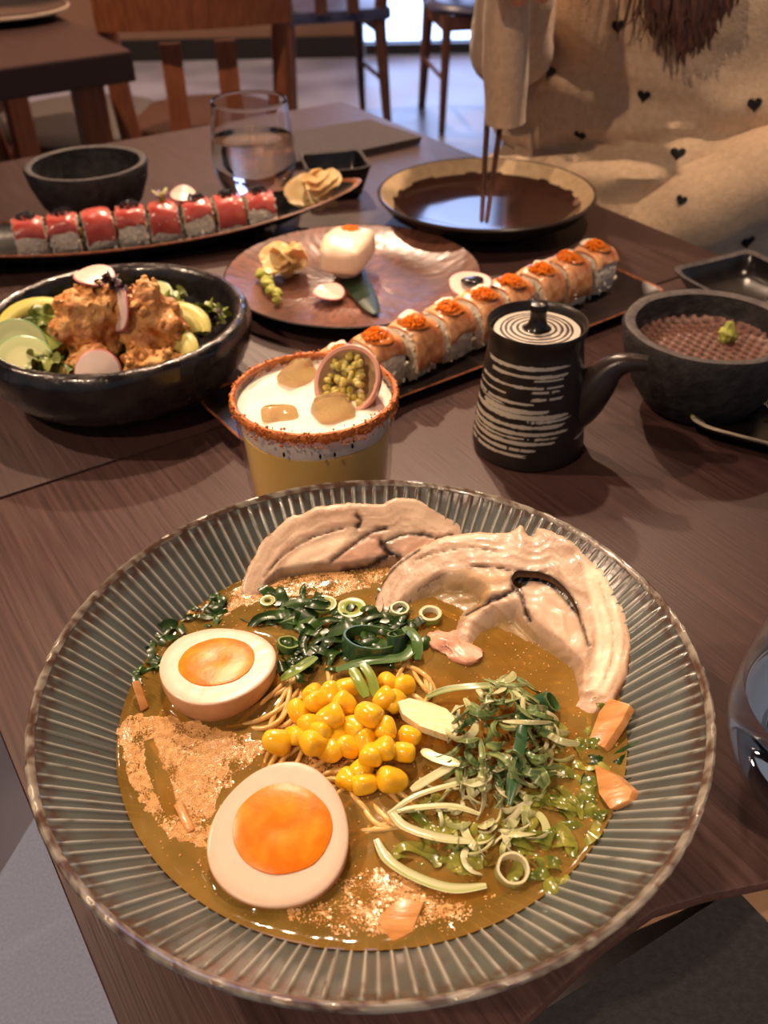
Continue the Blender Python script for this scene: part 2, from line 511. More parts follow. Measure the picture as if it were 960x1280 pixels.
def chair(label, loc, rz, wood, seatm, group=None, round_seat=True, back=True, h=0.45, bz=0.82):
    """local +y is the front"""
    t = thing('wooden_chair', label, 'chair', loc, rz, group)
    if round_seat:
        put('seat', MB().lathe([(0, h - 0.035), (0.20, h - 0.035), (0.222, h - 0.018), (0.215, h - 0.003), (0.19, h + 0.004), (0, h + 0.006)], 40), seatm, t)
    else:
        put('seat', MB().box((0, 0, h - 0.015), (0.43, 0.42, 0.045), bev=0.014), seatm, t)
    for sx in (-1, 1):
        put('leg', MB().tube([(sx * .165, .15, h - 0.03), (sx * .185, .185, 0)], [0.02, 0.013], 10), wood, t)
        if back:
            put('leg', MB().tube([(sx * .19, -.24, bz), (sx * .185, -.20, h + 0.1), (sx * .175, -.175, h - 0.05), (sx * .19, -.23, 0)], [0.02, 0.025, 0.025, 0.016], 10), wood, t)
        else:
            put('leg', MB().tube([(sx * .165, -.15, h - 0.03), (sx * .185, -.185, 0)], [0.02, 0.013], 10), wood, t)
        put('side_rail', MB().box((sx * .172, 0, h - 0.06), (0.022, 0.32, 0.05)), wood, t, smooth=0)
        put('stretcher', MB().tube([(sx * .18, .175, 0.2), (sx * .183, -.19, 0.2)], 0.010, 8), wood, t)
    put('front_rail', MB().box((0, .155, h - 0.06), (0.32, 0.022, 0.05)), wood, t, smooth=0)
    if back:
        rows = []
        mb = MB()
        pts_o = []
        for s, off in ((1, 0.0), (-1, -0.018)):
            pass
        for k in range(2):
            rows = []
            for i in range(6):
                z = bz - 0.13 + 0.15 * i / 5
                rows.append([(0.21 * u, -0.235 - 0.035 * (1 - u * u) - 0.02 * (i / 5) + (0.009 if k else -0.009), z - 0.035 * (u * u) * (1 if i == 5 else 0)) for u in [q / 8 - 1 for q in range(17)]])
            mb.grid(rows)
            if k == 0: base = len(mb.v)
        n, m2 = 6, 17
        per = [(0, j) for j in range(m2)] + [(i, m2 - 1) for i in range(1, n)] + [(n - 1, j) for j in range(m2 - 2, -1, -1)] + [(i, 0) for i in range(n - 2, 0, -1)]
        for q in range(len(per)):
            a1 = per[q][0] * m2 + per[q][1]; b1 = per[(q + 1) % len(per)][0] * m2 + per[(q + 1) % len(per)][1]
            mb.f.append((a1, b1, b1 + base, a1 + base))
        put('backrest', mb, wood, t)
        for sx in (-0.06, 0.06):
            put('back_slat', MB().box((sx, -0.237, (bz - 0.16 + h) / 2), (0.045, 0.014, bz - 0.16 - h)), wood, t, smooth=0)
    return t
g = 'wooden chairs in the background'
def fl(px, py, z=FZ):
    p = at(px, py, z); return Vector((p.x, p.y, FZ))
chair('brown wooden chair with a broad curved back behind the water glass', (-0.43, 2.52, FZ), radians(10), M_OAK, M_DARKWOOD, g)
chair('brown wooden chair with a round grey seat left behind the stone bowl', fl(98, 140, -0.285), radians(-80), M_OAK, M_SEAT, g)
chair('dark wooden chair with a black seat behind the folded black napkin', fl(405, 2, -0.285), radians(14), M_DARKWOOD, M_NAVY, g, False)
chair('dark wooden chair with a blue-lit seat near the chopsticks', fl(585, 3, -0.29) + Vector((.06, .1, 0)), radians(188), M_DARKWOOD, M_NAVY, g, True)
chair('dark wooden chair standing far back beside the left table', (-1.45, 3.4, FZ), radians(200), M_DARKWOOD, M_NAVY, g, False)

# ---------------------------------------------------------------- the person across the table
M_SKIN = mat('skin', srgb(196, 140, 112), srgb(208, 152, 124), scale=60, rough=0.5, sss=0.15, sssr=0.01)
M_KNIT = mat('cream_knit', srgb(196, 168, 136), srgb(212, 184, 152), scale=160, rough=0.9, bump=0.7, bscale=420, bdist=0.0012, sheen=0.3)
M_HEART = mat('black_knit', srgb(20, 18, 20), rough=0.9)
M_HAIR = mat('brown_hair', srgb(52, 30, 20), srgb(92, 56, 36), scale=40, rough=0.4, stretch=(6, 6, 1))
F = Vector((-0.52, -0.854, 0)).normalized()
L = Vector((F.y, -F.x, 0))                     # her right-hand side
L = Vector((-0.854, 0.52, 0))
PC = Vector((0.318, 1.135, 0))
pers = thing('person', 'person in a cream sweater with black hearts holding chopsticks', 'person', (PC.x, PC.y, FZ))
secs = [(-0.30, .185, .150, .00), (-0.20, .185, .150, .01), (-0.10, .180, .140, .02), (-0.05, .176, .136, .025), (-0.015, .182, .146, .028), (0.02, .176, .134, .02), (0.045, .168, .124, .015), (0.09, .168, .122, .01), (0.15, .172, .126, .0), (0.21, .176, .124, -.005), (0.27, .178, .110, -.012), (0.315, .168, .088, -.02), (0.345, .125, .066, -.025), (0.362, .07, .056, -.02)]
rows = []
NS = 96
def lerp_secs(z):
    for i in range(len(secs) - 1):
        if secs[i][0] <= z <= secs[i + 1][0]:
            u = (z - secs[i][0]) / (secs[i + 1][0] - secs[i][0])
            u = u * u * (3 - 2 * u)
            return [secs[i][k] * (1 - u) + secs[i + 1][k] * u for k in range(1, 4)]
    return secs[-1][1:]
NR = 80
for i in range(NR):
    z = -0.30 + 0.662 * i / (NR - 1)
    w, d, sh = lerp_secs(z)
    row = []
    for j in range(NS):
        a = 2 * pi * j / NS
        q = PC + L * (w * cos(a)) + F * (d * sin(a) + sh) + Vector((0, 0, z))
        # soft folds of the loose knit
        fold = 0.006 * sin((z + 0.10 * cos(a) * 0.7) * 70 + 3 * nz(q, 6)) * max(0, 1 - abs(z - 0.03) / 0.11) + 0.011 * fbm(q, 9, 3)
        fold += -0.026 * exp(-((z - 0.035 + 0.035 * cos(a + 0.3)) / 0.010) ** 2) * max(0, sin(a + 0.5)) + .010 * exp(-((z - 0.012 + 0.035 * cos(a + 0.3)) / 0.016) ** 2) * max(0, sin(a + .5))
        fold += -0.012 * exp(-((z - 0.10 - 0.05 * cos(a)) / 0.014) ** 2) * max(0, sin(a + 0.1))
        n = (L * (cos(a) / w) + F * (sin(a) / d)).normalized()
        row.append(q + n * fold)
    rows.append(row)
sw = MB().grid(rows, closed_u=True)
torso = put('sweater', sw, M_KNIT, pers, world=True)
def curve_pts(ctrl, n=24):
    """Catmull-Rom through control points of (Vector, radius)"""
    out, rad = [], []
    c = [ctrl[0]] + list(ctrl) + [ctrl[-1]]
    for i in range(1, len(c) - 2):
        for s in range(n):
            t_ = s / n
            def cr(a, b, d, e): return 0.5 * ((2 * b) + (d - a) * t_ + (2 * a - 5 * b + 4 * d - e) * t_ ** 2 + (3 * b - a - 3 * d + e) * t_ ** 3)
            out.append(Vector([cr(c[i - 1][0][k], c[i][0][k], c[i + 1][0][k], c[i + 2][0][k]) for k in range(3)]))
            rad.append(cr(c[i - 1][1], c[i][1], c[i + 1][1], c[i + 2][1]))
    out.append(Vector(c[-2][0])); rad.append(c[-2][1])
    return out, rad
def sleeve(ctrl, seed, amp=0.005, n=28, flat=(1, 1), thick=None):
    P, R = curve_pts(ctrl, 14)
    mb = MB().tube(P, R, n, cap=False, flat=flat)
    out = []
    for k, p in enumerate(mb.v):
        i = k // n
        d = (Vector(p) - P[i]).normalized()
        out.append(tuple(Vector(p) + d * (fbm(p, 14, seed) * amp + amp * 0.35 * sin(i * 0.6 + 4 * nz(p, 10, seed)))))
    mb.v = out
    if thick:                                        # turn the last ring inwards so that the hem shows thickness
        k = len(mb.v) - n
        for ring in (0.93, 0.86):
            base = len(mb.v)
            for j in range(n):
                c = P[-1]
                back = (P[-2] - P[-1]).normalized() * (0 if ring > 0.9 else 0.03)
                mb.v.append(tuple(c + (Vector(mb.v[k + j]) - c) * (ring if ring > .9 else .93) + back)); mb.c.append((1, 1, 1))
            for j in range(n):
                mb.f.append((k + j, k + (j + 1) % n, base + (j + 1) % n, base + j))
            k = base
    return mb
# her right arm (image left): elbow out beside the table, forearm raised, wide cuff hanging round the chopsticks
RS = PC + L * 0.165 + Vector((0, 0, 0.295)) - F * 0.01
RE = Vector((0.140, 1.07, 0.135))
RW = Vector((0.116, 0.955, 0.285))
sl = sleeve([(RS - L * .07 + Vector((0, 0, .012)), .05), (RS - L * .01, .062), (RS + Vector((-.012, -.01, -.07)), .056), ((RS + RE) / 2 + Vector((0.0, 0.01, 0)), .046), (RE, .041), ((RE + RW) / 2 + Vector((0.008, 0.01, -.01)), .036), (RW + Vector((0.004, .03, -.03)), .036)], 5)
put('sleeve', sl, M_KNIT, pers, world=True)
cuff = sleeve([(Vector((0.120, 0.965, 0.262)), .027), (Vector((0.119, 0.95, 0.215)), .030), (Vector((0.1195, 0.945, 0.16)), .0305), (Vector((0.1225, 0.945, 0.094)), .0275)], 8, 0.0012, flat=(1.0, .7), thick=True)
put('cuff', cuff, M_KNIT, pers, world=True)
# her left arm (image right): forearm lying along the table edge
LS = PC - L * 0.165 + Vector((0, 0, 0.295)) - F * 0.01
LE = Vector((0.455, 1.0, 0.055))
LW = Vector((0.262, 1.0, -0.052))
sl = sleeve([(LS + L * .07 + Vector((0, 0, .012)), .05), (LS + L * .01, .062), (LS + Vector((.025, 0, -.07)), .06), ((LS + LE) / 2 + Vector((.02, 0, 0)), .054), (LE, .052), (LE * .55 + LW * .45 + Vector((0, -.012, 0)), .052), (LW, .046), (LW + Vector((-.05, .03, -.03)), .038)], 11)
sl2 = put('sleeve', sl, M_KNIT, pers, world=True)

# body under the clothes: one skinned surface with neck, head, arms
def skinned(name, nodes, edges, parent, material, sub=2):
    me = bpy.data.meshes.new(name)
    off = root_loc(parent)
    me.from_pydata([tuple(Vector(p) - off) for p, r in nodes], edges, [])
    o = bpy.data.objects.new(name, me)
    COL.objects.link(o)
    o.parent = parent
    sk = o.modifiers.new('skin', 'SKIN')
    for i, (p, r) in enumerate(nodes):
        me.skin_vertices[0].data[i].radius = r if hasattr(r, '__len__') else (r, r)
    me.skin_vertices[0].data[0].use_root = True
    sk.use_smooth_shade = True
    s = o.modifiers.new('sub', 'SUBSURF')
    s.levels = s.render_levels = sub
    me.materials.append(material)
    return o
V = lambda *a: Vector(a)
up = lambda z: Vector((0, 0, z))
nodes = [(PC + up(-.27), .12), (PC + up(-.08), .10), (PC + up(.1), .10), (PC + up(.24), .10), (PC + up(.31) - F * .02, .055), (PC + up(.39) - F * .01, .047), (PC + up(.47) + F * .012, .068), (PC + up(.55) + F * .012, .078), (PC + up(.60) + F * 0.0, .058),
         (RS - V(0, 0, .01), .04), (RE, .032), (RW, .022), (RW + V(.006, -.03, .012), .024),
         (LS - V(0, 0, .01), .04), (LE, .033), (LW, .023), (LW + V(-.05, .035, -.03), .024),
         (PC + up(-.27) + L * .09 + F * .12, .075), (PC + up(-.29) + L * .10 + F * .36, .055), (PC + V(0, 0, FZ + .09) + L * .10 + F * .38, .036), (PC + V(0, 0, FZ + .035) + L * .10 + F * .50, .03),
         (PC + up(-.27) - L * .09 + F * .12, .075), (PC + up(-.29) - L * .10 + F * .36, .055), (PC + V(0, 0, FZ + .09) - L * .10 + F * .38, .036), (PC + V(0, 0, FZ + .035) - L * .10 + F * .50, .03)]
edges = [(0, 1), (1, 2), (2, 3), (3, 4), (4, 5), (5, 6), (6, 7), (7, 8), (3, 9), (9, 10), (10, 11), (11, 12), (3, 13), (13, 14), (14, 15), (15, 16), (0, 17), (17, 18), (18, 19), (19, 20), (0, 21), (21, 22), (22, 23), (23, 24)]
skinned('body', nodes, edges, pers, M_SKIN)
# face
HC = PC + up(.52) + F * .012
fm = MB()
fm.blob(HC + F * .085 + up(-.012), (.012, .016, .022), 12, 8, rot=basis(L, F, V(0, 0, 1)))
put('nose', fm, M_SKIN, pers, world=True)
put('mouth', MB().blob(HC + F * .071 + up(-.052), (.022, .008, .007), 14, 8, rot=basis(L, F, V(0, 0, 1))), mat('lips', srgb(176, 92, 84), rough=.4), pers, world=True)
for s in (-1, 1):
    put('eye', MB().blob(HC + F * .068 + L * .03 * s + up(.015), (.012, .008, .007), 12, 8, rot=basis(L, F, V(0, 0, 1))), mat('eye_dark', srgb(40, 28, 24), rough=.2), pers, world=True)
    put('ear', MB().blob(HC + L * .078 * s + up(-.005), (.01, .018, .03), 12, 8, rot=basis(L, F, V(0, 0, 1))), M_SKIN, pers, world=True)
put('trousers', MB().tube(*curve_pts([(PC + up(-.27) + L * .09, .10), (PC + up(-.27) + L * .10 + F * .2, .085), (PC + up(-.29) + L * .10 + F * .36, .07), (PC + up(-.5) + L * .10 + F * .38, .055), (PC + up(FZ + .1) + L * .10 + F * .38, .05)], 8), 18).tube(*curve_pts([(PC + up(-.27) - L * .09, .10), (PC + up(-.27) - L * .10 + F * .2, .085), (PC + up(-.29) - L * .10 + F * .36, .07), (PC + up(-.5) - L * .10 + F * .38, .055), (PC + up(FZ + .1) - L * .10 + F * .38, .05)], 8), 18).blob(PC + up(-.28), (.18, .15, .08), 24, 10, rot=basis(L, F, V(0, 0, 1))), M_NAVY, pers, world=True)
for s in (-1, 1):
    put('shoe', MB().blob(PC + V(0, 0, FZ + .035) + L * .10 * s + F * .44, (.042, .12, .035), 20, 10, rot=basis(L, F, V(0, 0, 1)), power=.8), M_TRIM, pers, world=True)
# hands
def hand(center, fwd, side, palmn, curl, grip, name='hand'):
    """palm + four unequal curled fingers + thumb leaving the side of the palm"""
    mb = MB()
    fwd, side, palmn = fwd.normalized(), side.normalized(), palmn.normalized()
    mb.blob(center, (.038, .042, .014), 18, 10, rot=basis(side, fwd, palmn), power=.85)
    for k, (off, ln) in enumerate(((-.029, .066), (-.010, .074), (.010, .070), (.028, .056))):
        p = center + fwd * .034 + side * off
        pts, rad, ang = [p - fwd * .02], [.0095], 0
        d = fwd
        for s, q in enumerate((.45, .32, .25)):
            ang = curl * (s + 0.6)
            dd = fwd * cos(ang) - palmn * sin(ang)
            n_ = pts[-1] if s else p
            pts.append(n_ + dd * ln * q * .5); rad.append(.0088 - .0006 * s)
            pts.append(pts[-1] + dd * ln * q * .5); rad.append(.0084 - .0008 * s)
        pts.append(pts[-1] + dd * .003); rad.append(.003)
        mb.tube(pts, rad, 10)
    b0 = center - side * .034 - fwd * .012
    d1 = (-side * .6 + fwd * .7 - palmn * .35).normalized()
    d2 = (fwd * .8 - palmn * .7 + side * .15).normalized()
    mb.tube([b0 + side * .012, b0, b0 + d1 * .022, b0 + d1 * .034, b0 + d1 * .034 + d2 * .016, b0 + d1 * .034 + d2 * .027, b0 + d1 * .034 + d2 * .03], [.012, .012, .011, .0105, .0095, .008, .003], 10)
    return put(name, mb, M_SKIN, pers, world=True)
hand(RW + V(.012, -.034, -.004), V(.02, -.55, -.45), V(1, 0.1, -.05), V(-.05, -.3, .8), 1.15, None)
hand(LW + V(-.075, .05, -.05), V(-.8, .45, -.4), V(.4, .85, 0), V(0.1, 0, 1), .4, None)

# hair: head cap and long locks falling over the front of the sweater
hm = MB().blob(HC + up(.03) - F * .022, (.092, .098, .105), 28, 18, rot=basis(L, F, V(0, 0, 1)), amp=.004, freq=30)
put('hair', hm, M_HAIR, pers, world=True)
lk = MB()
rnd = random.Random(4)
def lock(px, py, zt, r, seed, n=10):
    rr = random.Random(seed)
    # end point in front of the chest under pixel (px,py), start at the side of the head
    end = on_plane(px, py, PC + F * .150, F)
    side = -1 if px > 840 else 1
    st = HC + L * .06 * (0.3 - rr.random() * 1.4) + F * .05 + up(-.02)
    mid = end * .5 + st * .5 + F * .015
    pts, rad = curve_pts([(st, r * .8), (st * .6 + mid * .4 + F * .02, r), (mid, r * 1.1), (end * .8 + mid * .2 + L * rr.uniform(-.006, .006), r), (end * .95 + mid * .05 + L * rr.uniform(-.003, .003), r * .6), (end, r * .1)], 5)
    lk.tube(pts, rad, 6)
for k in range(95):
    u = rnd.random()
    lock(815 + 95 * u + rnd.uniform(-12, 12), 8 + 76 * sin(pi * min(1, max(0, u * .9 + .12))) * rnd.uniform(.2, 1.0) ** .7, 0, rnd.uniform(.0022, .0042), k)
for k in range(16):
    lock(rnd.uniform(770, 830), rnd.uniform(8, 55), 0, .0009, 200 + k)
for k in range(4):
    lock(rnd.uniform(715, 735), rnd.uniform(0, 12), 0, .0006, 300 + k)
put('hair_locks', lk, M_HAIR, pers, world=True)

# black hearts knitted into the sweater
dg = bpy.context.evaluated_depsgraph_get()
def bvh_of(o):
    me = o.data
    off = root_loc(o)
    return BVHTree.FromPolygons([v.co + off for v in me.vertices], [tuple(p.vertices) for p in me.polygons])
bv = [bvh_of(torso), bvh_of(sl2)] + [bvh_of(o) for o in pers.children if o.name.startswith(('sleeve', 'cuff')) and o is not sl2]
def heart(px, py, size, rot):
    best = None
    for b in bv:
        h = b.ray_cast(CAM, ray(px, py))
        if h[0] and (best is None or h[3] < best[3]): best = h
    if best is None: return
    p, n = best[0], best[1]
    if n.dot(ray(px, py)) > 0: n = -n
    u = n.cross(V(0, 0, 1)).normalized()
    w = u.cross(n) * -1
    if w.z < 0: w = -w
    pts = []
    for k in range(20):
        t_ = 2 * pi * k / 20
        x = 16 * sin(t_) ** 3 / 17
        y = (13 * cos(t_) - 5 * cos(2 * t_) - 2 * cos(3 * t_) - cos(4 * t_)) / 17
        x, y = x * cos(rot) - y * sin(rot), x * sin(rot) + y * cos(rot)
        q = p + u * x * size + w * y * size
        # drape on the knit
        hh = None
        for b in bv:
            h = b.ray_cast(q + n * .02, -n, .05)
            if h[0] and (hh is None or h[3] < hh[3]): hh = h
        pts.append((hh[0] if hh and (hh[0] - q).length < size * .8 else q) + n * .0016)
    c = sum(pts, Vector()) / len(pts)
    mb = MB()
    mb.add([c + n * .001] + pts + [q - n * .003 for q in pts], [(0, 1 + k, 1 + (k + 1) % 20) for k in range(20)] + [(1 + k, 21 + k, 21 + (k + 1) % 20, 1 + (k + 1) % 20) for k in range(20)])
    put('heart_motif', mb, M_HEART, pers, world=True)
for px, py, s, r in ((773, 33, .0072, -.15), (688, 90, .0072, .1), (805, 119, .0074, .05), (943, 130, .0078, -.1), (726, 169, .0078, -.05), (847, 192, .0086, .0), (934, 302, .0085, -.2), (852, 250, .006, .2), (598, 128, .005, .3)):
    heart(px, py, s, r)

# the two chopsticks standing in the far plate
M_STICK = mat('brown_chopstick', srgb(84, 52, 40), srgb(104, 66, 50), scale=60, rough=.35, stretch=(4, 4, 1))
for tip, top, lab in (((602, 278, .022), (608.5, 160), 'brown chopstick in the far plate, left one of the pair'), ((608, 279, .022), (624, 166), 'brown chopstick in the far plate, right one of the pair')):
    a0 = at(*tip)
    d = ray(*top)
    # upper end reaches the hand: the point of that ray closest above y = 0.935
    k = (0.938 - CAM.y) / d.y
    b0 = CAM + d * k
    dirv = (b0 - a0).normalized()
    o = put('chopstick', MB().tube([a0, a0 + dirv * .003, a0 + dirv * .10, a0 + dirv * .225], [.0012, .0021, .0028, .0036], 10), M_STICK, world=True, loc=a0)
    tag(o, lab, 'chopstick', 'chopsticks held over the far plate')

# ================================================================ tableware and food beyond the soup bowl
M_STONE = mat('black_stone', srgb(28, 26, 27), srgb(50, 46, 46), scale=120, rough=0.75, bump=0.9, bscale=160, bdist=0.002)
M_STONE_RIM = mat('grey_rim_stone', srgb(74, 68, 68), srgb(98, 90, 88), scale=160, rough=0.7, bump=0.5, bscale=260)  # paler than the bowl stone, used on rims
M_BLACK = mat('black_glaze', srgb(22, 20, 21), srgb(34, 30, 30), scale=60, rough=0.22, bump=0.15, bscale=90)
M_COPPER_EDGE = mat('copper_glaze_edge', srgb(120, 70, 46), srgb(170, 106, 72), scale=200, rough=0.3, bump=0.3, bscale=500)
M_RICE = mat('sushi_rice', srgb(206, 196, 178), srgb(232, 224, 208), scale=300, rough=0.45, sss=0.2, sssr=0.002, bump=0.9, bscale=330, bdist=0.0016)
M_GINGER = mat('pickled_ginger', srgb(224, 186, 122), srgb(240, 212, 160), scale=70, rough=0.35, sss=0.3, sssr=0.003)
M_WASABI = mat('wasabi', srgb(150, 156, 62), srgb(188, 190, 96), scale=200, rough=0.6, bump=0.9, bscale=260, bdist=0.002)
M_ROE = mat('orange_roe', srgb(238, 112, 14), srgb(252, 146, 40), scale=200, rough=0.12, sss=0.3, sssr=0.001)
M_MAYO = mat('white_sauce', srgb(238, 222, 198), rough=0.3, sss=0.2, sssr=0.002)
M_BLACKROE = mat('black_roe', srgb(18, 16, 18), srgb(34, 30, 32), scale=300, rough=0.2)
M_RADISH = mat('radish', (1, 1, 1, 1), attr=True, rough=0.3, sss=0.2, sssr=0.002)
M_WATER = None
def glass_mat(name, ior=1.45, tint=(1, 1, 1, 1)):
    m = mat(name, tint, rough=0.0, trans=1.0, ior=ior)
    return m
M_GLASS = glass_mat('clear_glass')
M_WATER = glass_mat('water', 1.33)
M_THIN = thin_glass('thin_glass')

def stone_bowl(name, label, c, R, H, wall=.008, rz=0.0):
    t = thing(name, label, 'bowl', (c[0], c[1], 0), rz)
    rf = lambda r, z, th, k: (r * (1 + .012 * nz((cos(th) * 3, sin(th) * 3, z * 60), 1.0, 2)), z)
    prof = [(0, 0), (R * .55, 0), (R * .64, .004), (R * .82, H * .32), (R * .95, H * .68), (R, H - .003), (R - .0015, H)]
    put('outer_wall', MB().lathe(prof, 72, rfun=rf), M_STONE, t)
    put('rim', MB().lathe([(R - .0016, H - .0002), (R - wall * .5, H + .0006), (R - wall, H - .001)], 72, rfun=rf), M_STONE_RIM, t)
    inner = [(R - wall, H - .001), (R - wall * 1.2, H * .8), (R * .72, H * .42), (R * .5, H * .28), (0, H * .26)]
    put('inner_wall', MB().lathe(inner, 72, rfun=rf), M_STONE, t)
    return t
sb = stone_bowl('stone_bowl', 'empty black stone bowl at the far left behind the tuna rolls', (-.292, .974), .061, .055)

# right stone bowl: dimpled copper coloured base and a dab of wasabi
sb2 = stone_bowl('stone_bowl', 'black stone bowl with dimpled brown inside at the right edge', (.220, .575), .058, .060, .0085)
rows, cols = [], []
for i in range(34):
    r = .0475 * i / 33
    row = []
    for j in range(150):
        th = 2 * pi * j / 150
        x, y = r * cos(th), r * sin(th)
        sx, sy = .0074, .0058
        jy = round(y / sy); ox = (jy % 2) * .5
        dx = (x / sx - ox) - round(x / sx - ox); dy = y / sy - jy
        d = sqrt((dx * sx) ** 2 + (dy * sy) ** 2)
        g = exp(-(d / .0019) ** 2)
        hz = .041 - .0022 * g + .004 * max(0, (r - .035) / .012) ** 2 + .0003 * sin(y * 2200)
        row.append((x, y, hz))
        k = 1 - .95 * g ** .6
        cols.append((.20 * k, .092 * k, .066 * k))
    rows.append(row)
put('dimpled_base', MB().grid(rows, closed_u=True, col=cols), mat('brown_glaze_dimples', (1, 1, 1, 1), attr=True, rough=0.45, spec=.35), sb2)
wp = at(908, 424, .042)
tag(put('wasabi', MB().blob((0, 0, .005), (.0058, .0055, .0078), 20, 14, amp=.0028, freq=260, seed=3), M_WASABI, loc=(wp.x, wp.y, .041)), 'small green wasabi dab in the black stone bowl at the right', 'wasabi')

# small square sauce dishes with raised corners
def square_dish(label, c, rz, S, H, brushed=False):
    t = thing('sauce_dish', label, 'dish', (c[0], c[1], 0), rz)
    def ring(s, z, lift):
        row = []
        for j in range(64):
            th = 2 * pi * j / 64
            cx, cy = cos(th), sin(th)
            p = .32
            x = math.copysign(abs(cx) ** p, cx); y = math.copysign(abs(cy) ** p, cy)
            corner = (abs(x * y)) ** 6
            k = 1.0 - .06 * (1 - corner)
            row.append((x * s * k, y * s * k, z + lift * corner))
        return row
    body = MB().grid([ring(.001, 0, 0), ring(S * .62, 0, 0), ring(S * .72, .004, 0), ring(S * .98, H - .002, .005), ring(S, H, .006)], closed_u=True)
    put('body', body, M_BLACK, t)
    put('basin', MB().grid([ring(S * .9, H - .001, .005), ring(S * .8, H * .5, .002), ring(S * .62, H * .3, 0), ring(.001, H * .28, 0)], closed_u=True), M_BLACK, t)
    rm = M_STONE_RIM
    if brushed:
        rm = mat('cream_brushed_rim', srgb(44, 38, 34), srgb(176, 160, 134), scale=1, rough=.4)
        nt = rm.node_tree
        n1 = [n for n in nt.nodes if n.type == 'TEX_NOISE'][0]
        n1.inputs['Scale'].default_value = 9
        mp = [n for n in nt.nodes if n.type == 'MAPPING'][0]
        mp.inputs['Scale'].default_value = (4, 70, 70)
    put('rim', MB().grid([ring(S, H, .006), ring(S * .97, H + .0012, .0066), ring(S * .9, H - .0008, .005)] + ([ring(S * .78, H * .5, .002)] if brushed else []), closed_u=True), rm, t)
    return t
dc = at(419, 222, .02)
square_dish('small black square sauce dish behind the ginger on the long plate', (dc.x, dc.y + .012), radians(12), .037, .034)
square_dish('black square sauce dish behind the dimpled stone bowl', (.302, .735), radians(26), .048, .022)
square_dish('black square dish with cream brushed rim in front of the stone bowl', (.257, .541), radians(-31), .047, .014, True)

# folded black napkin
zn = .009
tp = [at(462, 149, zn), at(527, 171, zn), at(440, 190, zn), at(352, 205, zn), at(352, 166, zn)]
n0 = sum(tp, Vector()) / 5
t = thing('folded_napkin', 'folded black napkin lying behind the small square dish', 'napkin', (n0.x, n0.y, 0))
M_NAP = mat('black_napkin', srgb(56, 46, 46), srgb(70, 58, 58), scale=200, rough=.8, bump=.3, bscale=400)
put('upper_fold', MB().prism(tp, (0, 0, 1), .0036), M_NAP, t, world=True, smooth=0)
put('lower_fold', MB().prism([p * .985 + n0 * .015 - V(0, 0, .0042) for p in tp], (0, 0, 1), .004), M_NAP, t, world=True, smooth=0)

# ---------------------------------------------------------------- water glasses
def water_glass(label, c, H, Rb, Rm, Rt, fill, gm):
    t = thing('water_glass', label, 'glass', (c[0], c[1], 0))
    def prof_r(z):
        u = z / H
        if u < .42: return Rb + (Rm - Rb) * sin(pi / 2 * u / .42)
        return Rm + (Rt - Rm) * ((u - .42) / .58) ** 1.35
    o = [(0, .0012)] + [(Rb * .7, .0006)] + [(prof_r(H * k / 26), H * k / 26) for k in range(0, 27)]
    i = [(prof_r(H * k / 26) - .0013, H * k / 26) for k in range(26, 1, -1)] + [(prof_r(.007) - .004, .0068), (0, .0062)]
    put('glass_wall', MB().lathe(o + [(Rt - .00065, H + .0005)] + i, 64), gm, t)
    zf = fill
    n = 22
    w = [(0, .0063), (prof_r(.007) - .0042, .007)] + [(prof_r(.008 + (zf - .008) * k / n) - .00125, .008 + (zf - .008) * k / n) for k in range(n + 1)]
    w += [(prof_r(zf) - .0035, zf - .0008), (0, zf - .001)]
    put('water', MB().lathe(w, 64), M_WATER, t)
    return t
water_glass('stemless water glass standing on the far table behind the tuna rolls', (-.129, 1.02), .100, .026, .044, .038, .064, M_GLASS)
water_glass('stemless water glass at the right edge beside the ribbed bowl', (.187, .247), .105, .030, .050, .040, .060, M_THIN)

# ---------------------------------------------------------------- far plate, black with a cream rim
t = thing('dinner_plate', 'dark brown plate with a cream rim in front of the person', 'plate', (.107, .935, 0))
rw = lambda r, z, th, k: (r * (1 + .004 * nz((cos(th) * 2, sin(th) * 2, 1), 2)), z)
put('underside', MB().lathe([(0, 0), (.062, 0), (.066, .003), (.098, .018), (.1065, .029)], 72), M_BLACK, t)
put('lip', MB().lathe([(.1064, .0285), (.1075, .0305), (.106, .0318), (.104, .0312)], 72), mat('dark_metallic_lip', srgb(60, 50, 46), rough=.2), t)
put('rim', MB().lathe([(.1042, .0314), (.0985, .0258), (.0915, .0195)], 72, rfun=lambda r, z, th, k: (r if k < 2 else r + .0014 * nz((cos(th) * 9, sin(th) * 9, 4)), z)), mat('cream_glaze', srgb(196, 168, 128), srgb(214, 186, 146), scale=120, rough=.4, bump=.2, bscale=200), t)
put('well', MB().lathe([(.0930, .0208), (.088, .0165), (.078, .0125), (.04, .0112), (0, .011)], 72), mat('dark_brown_glaze', srgb(56, 34, 28), srgb(70, 44, 34), scale=20, rough=.1, coat=.5), t)

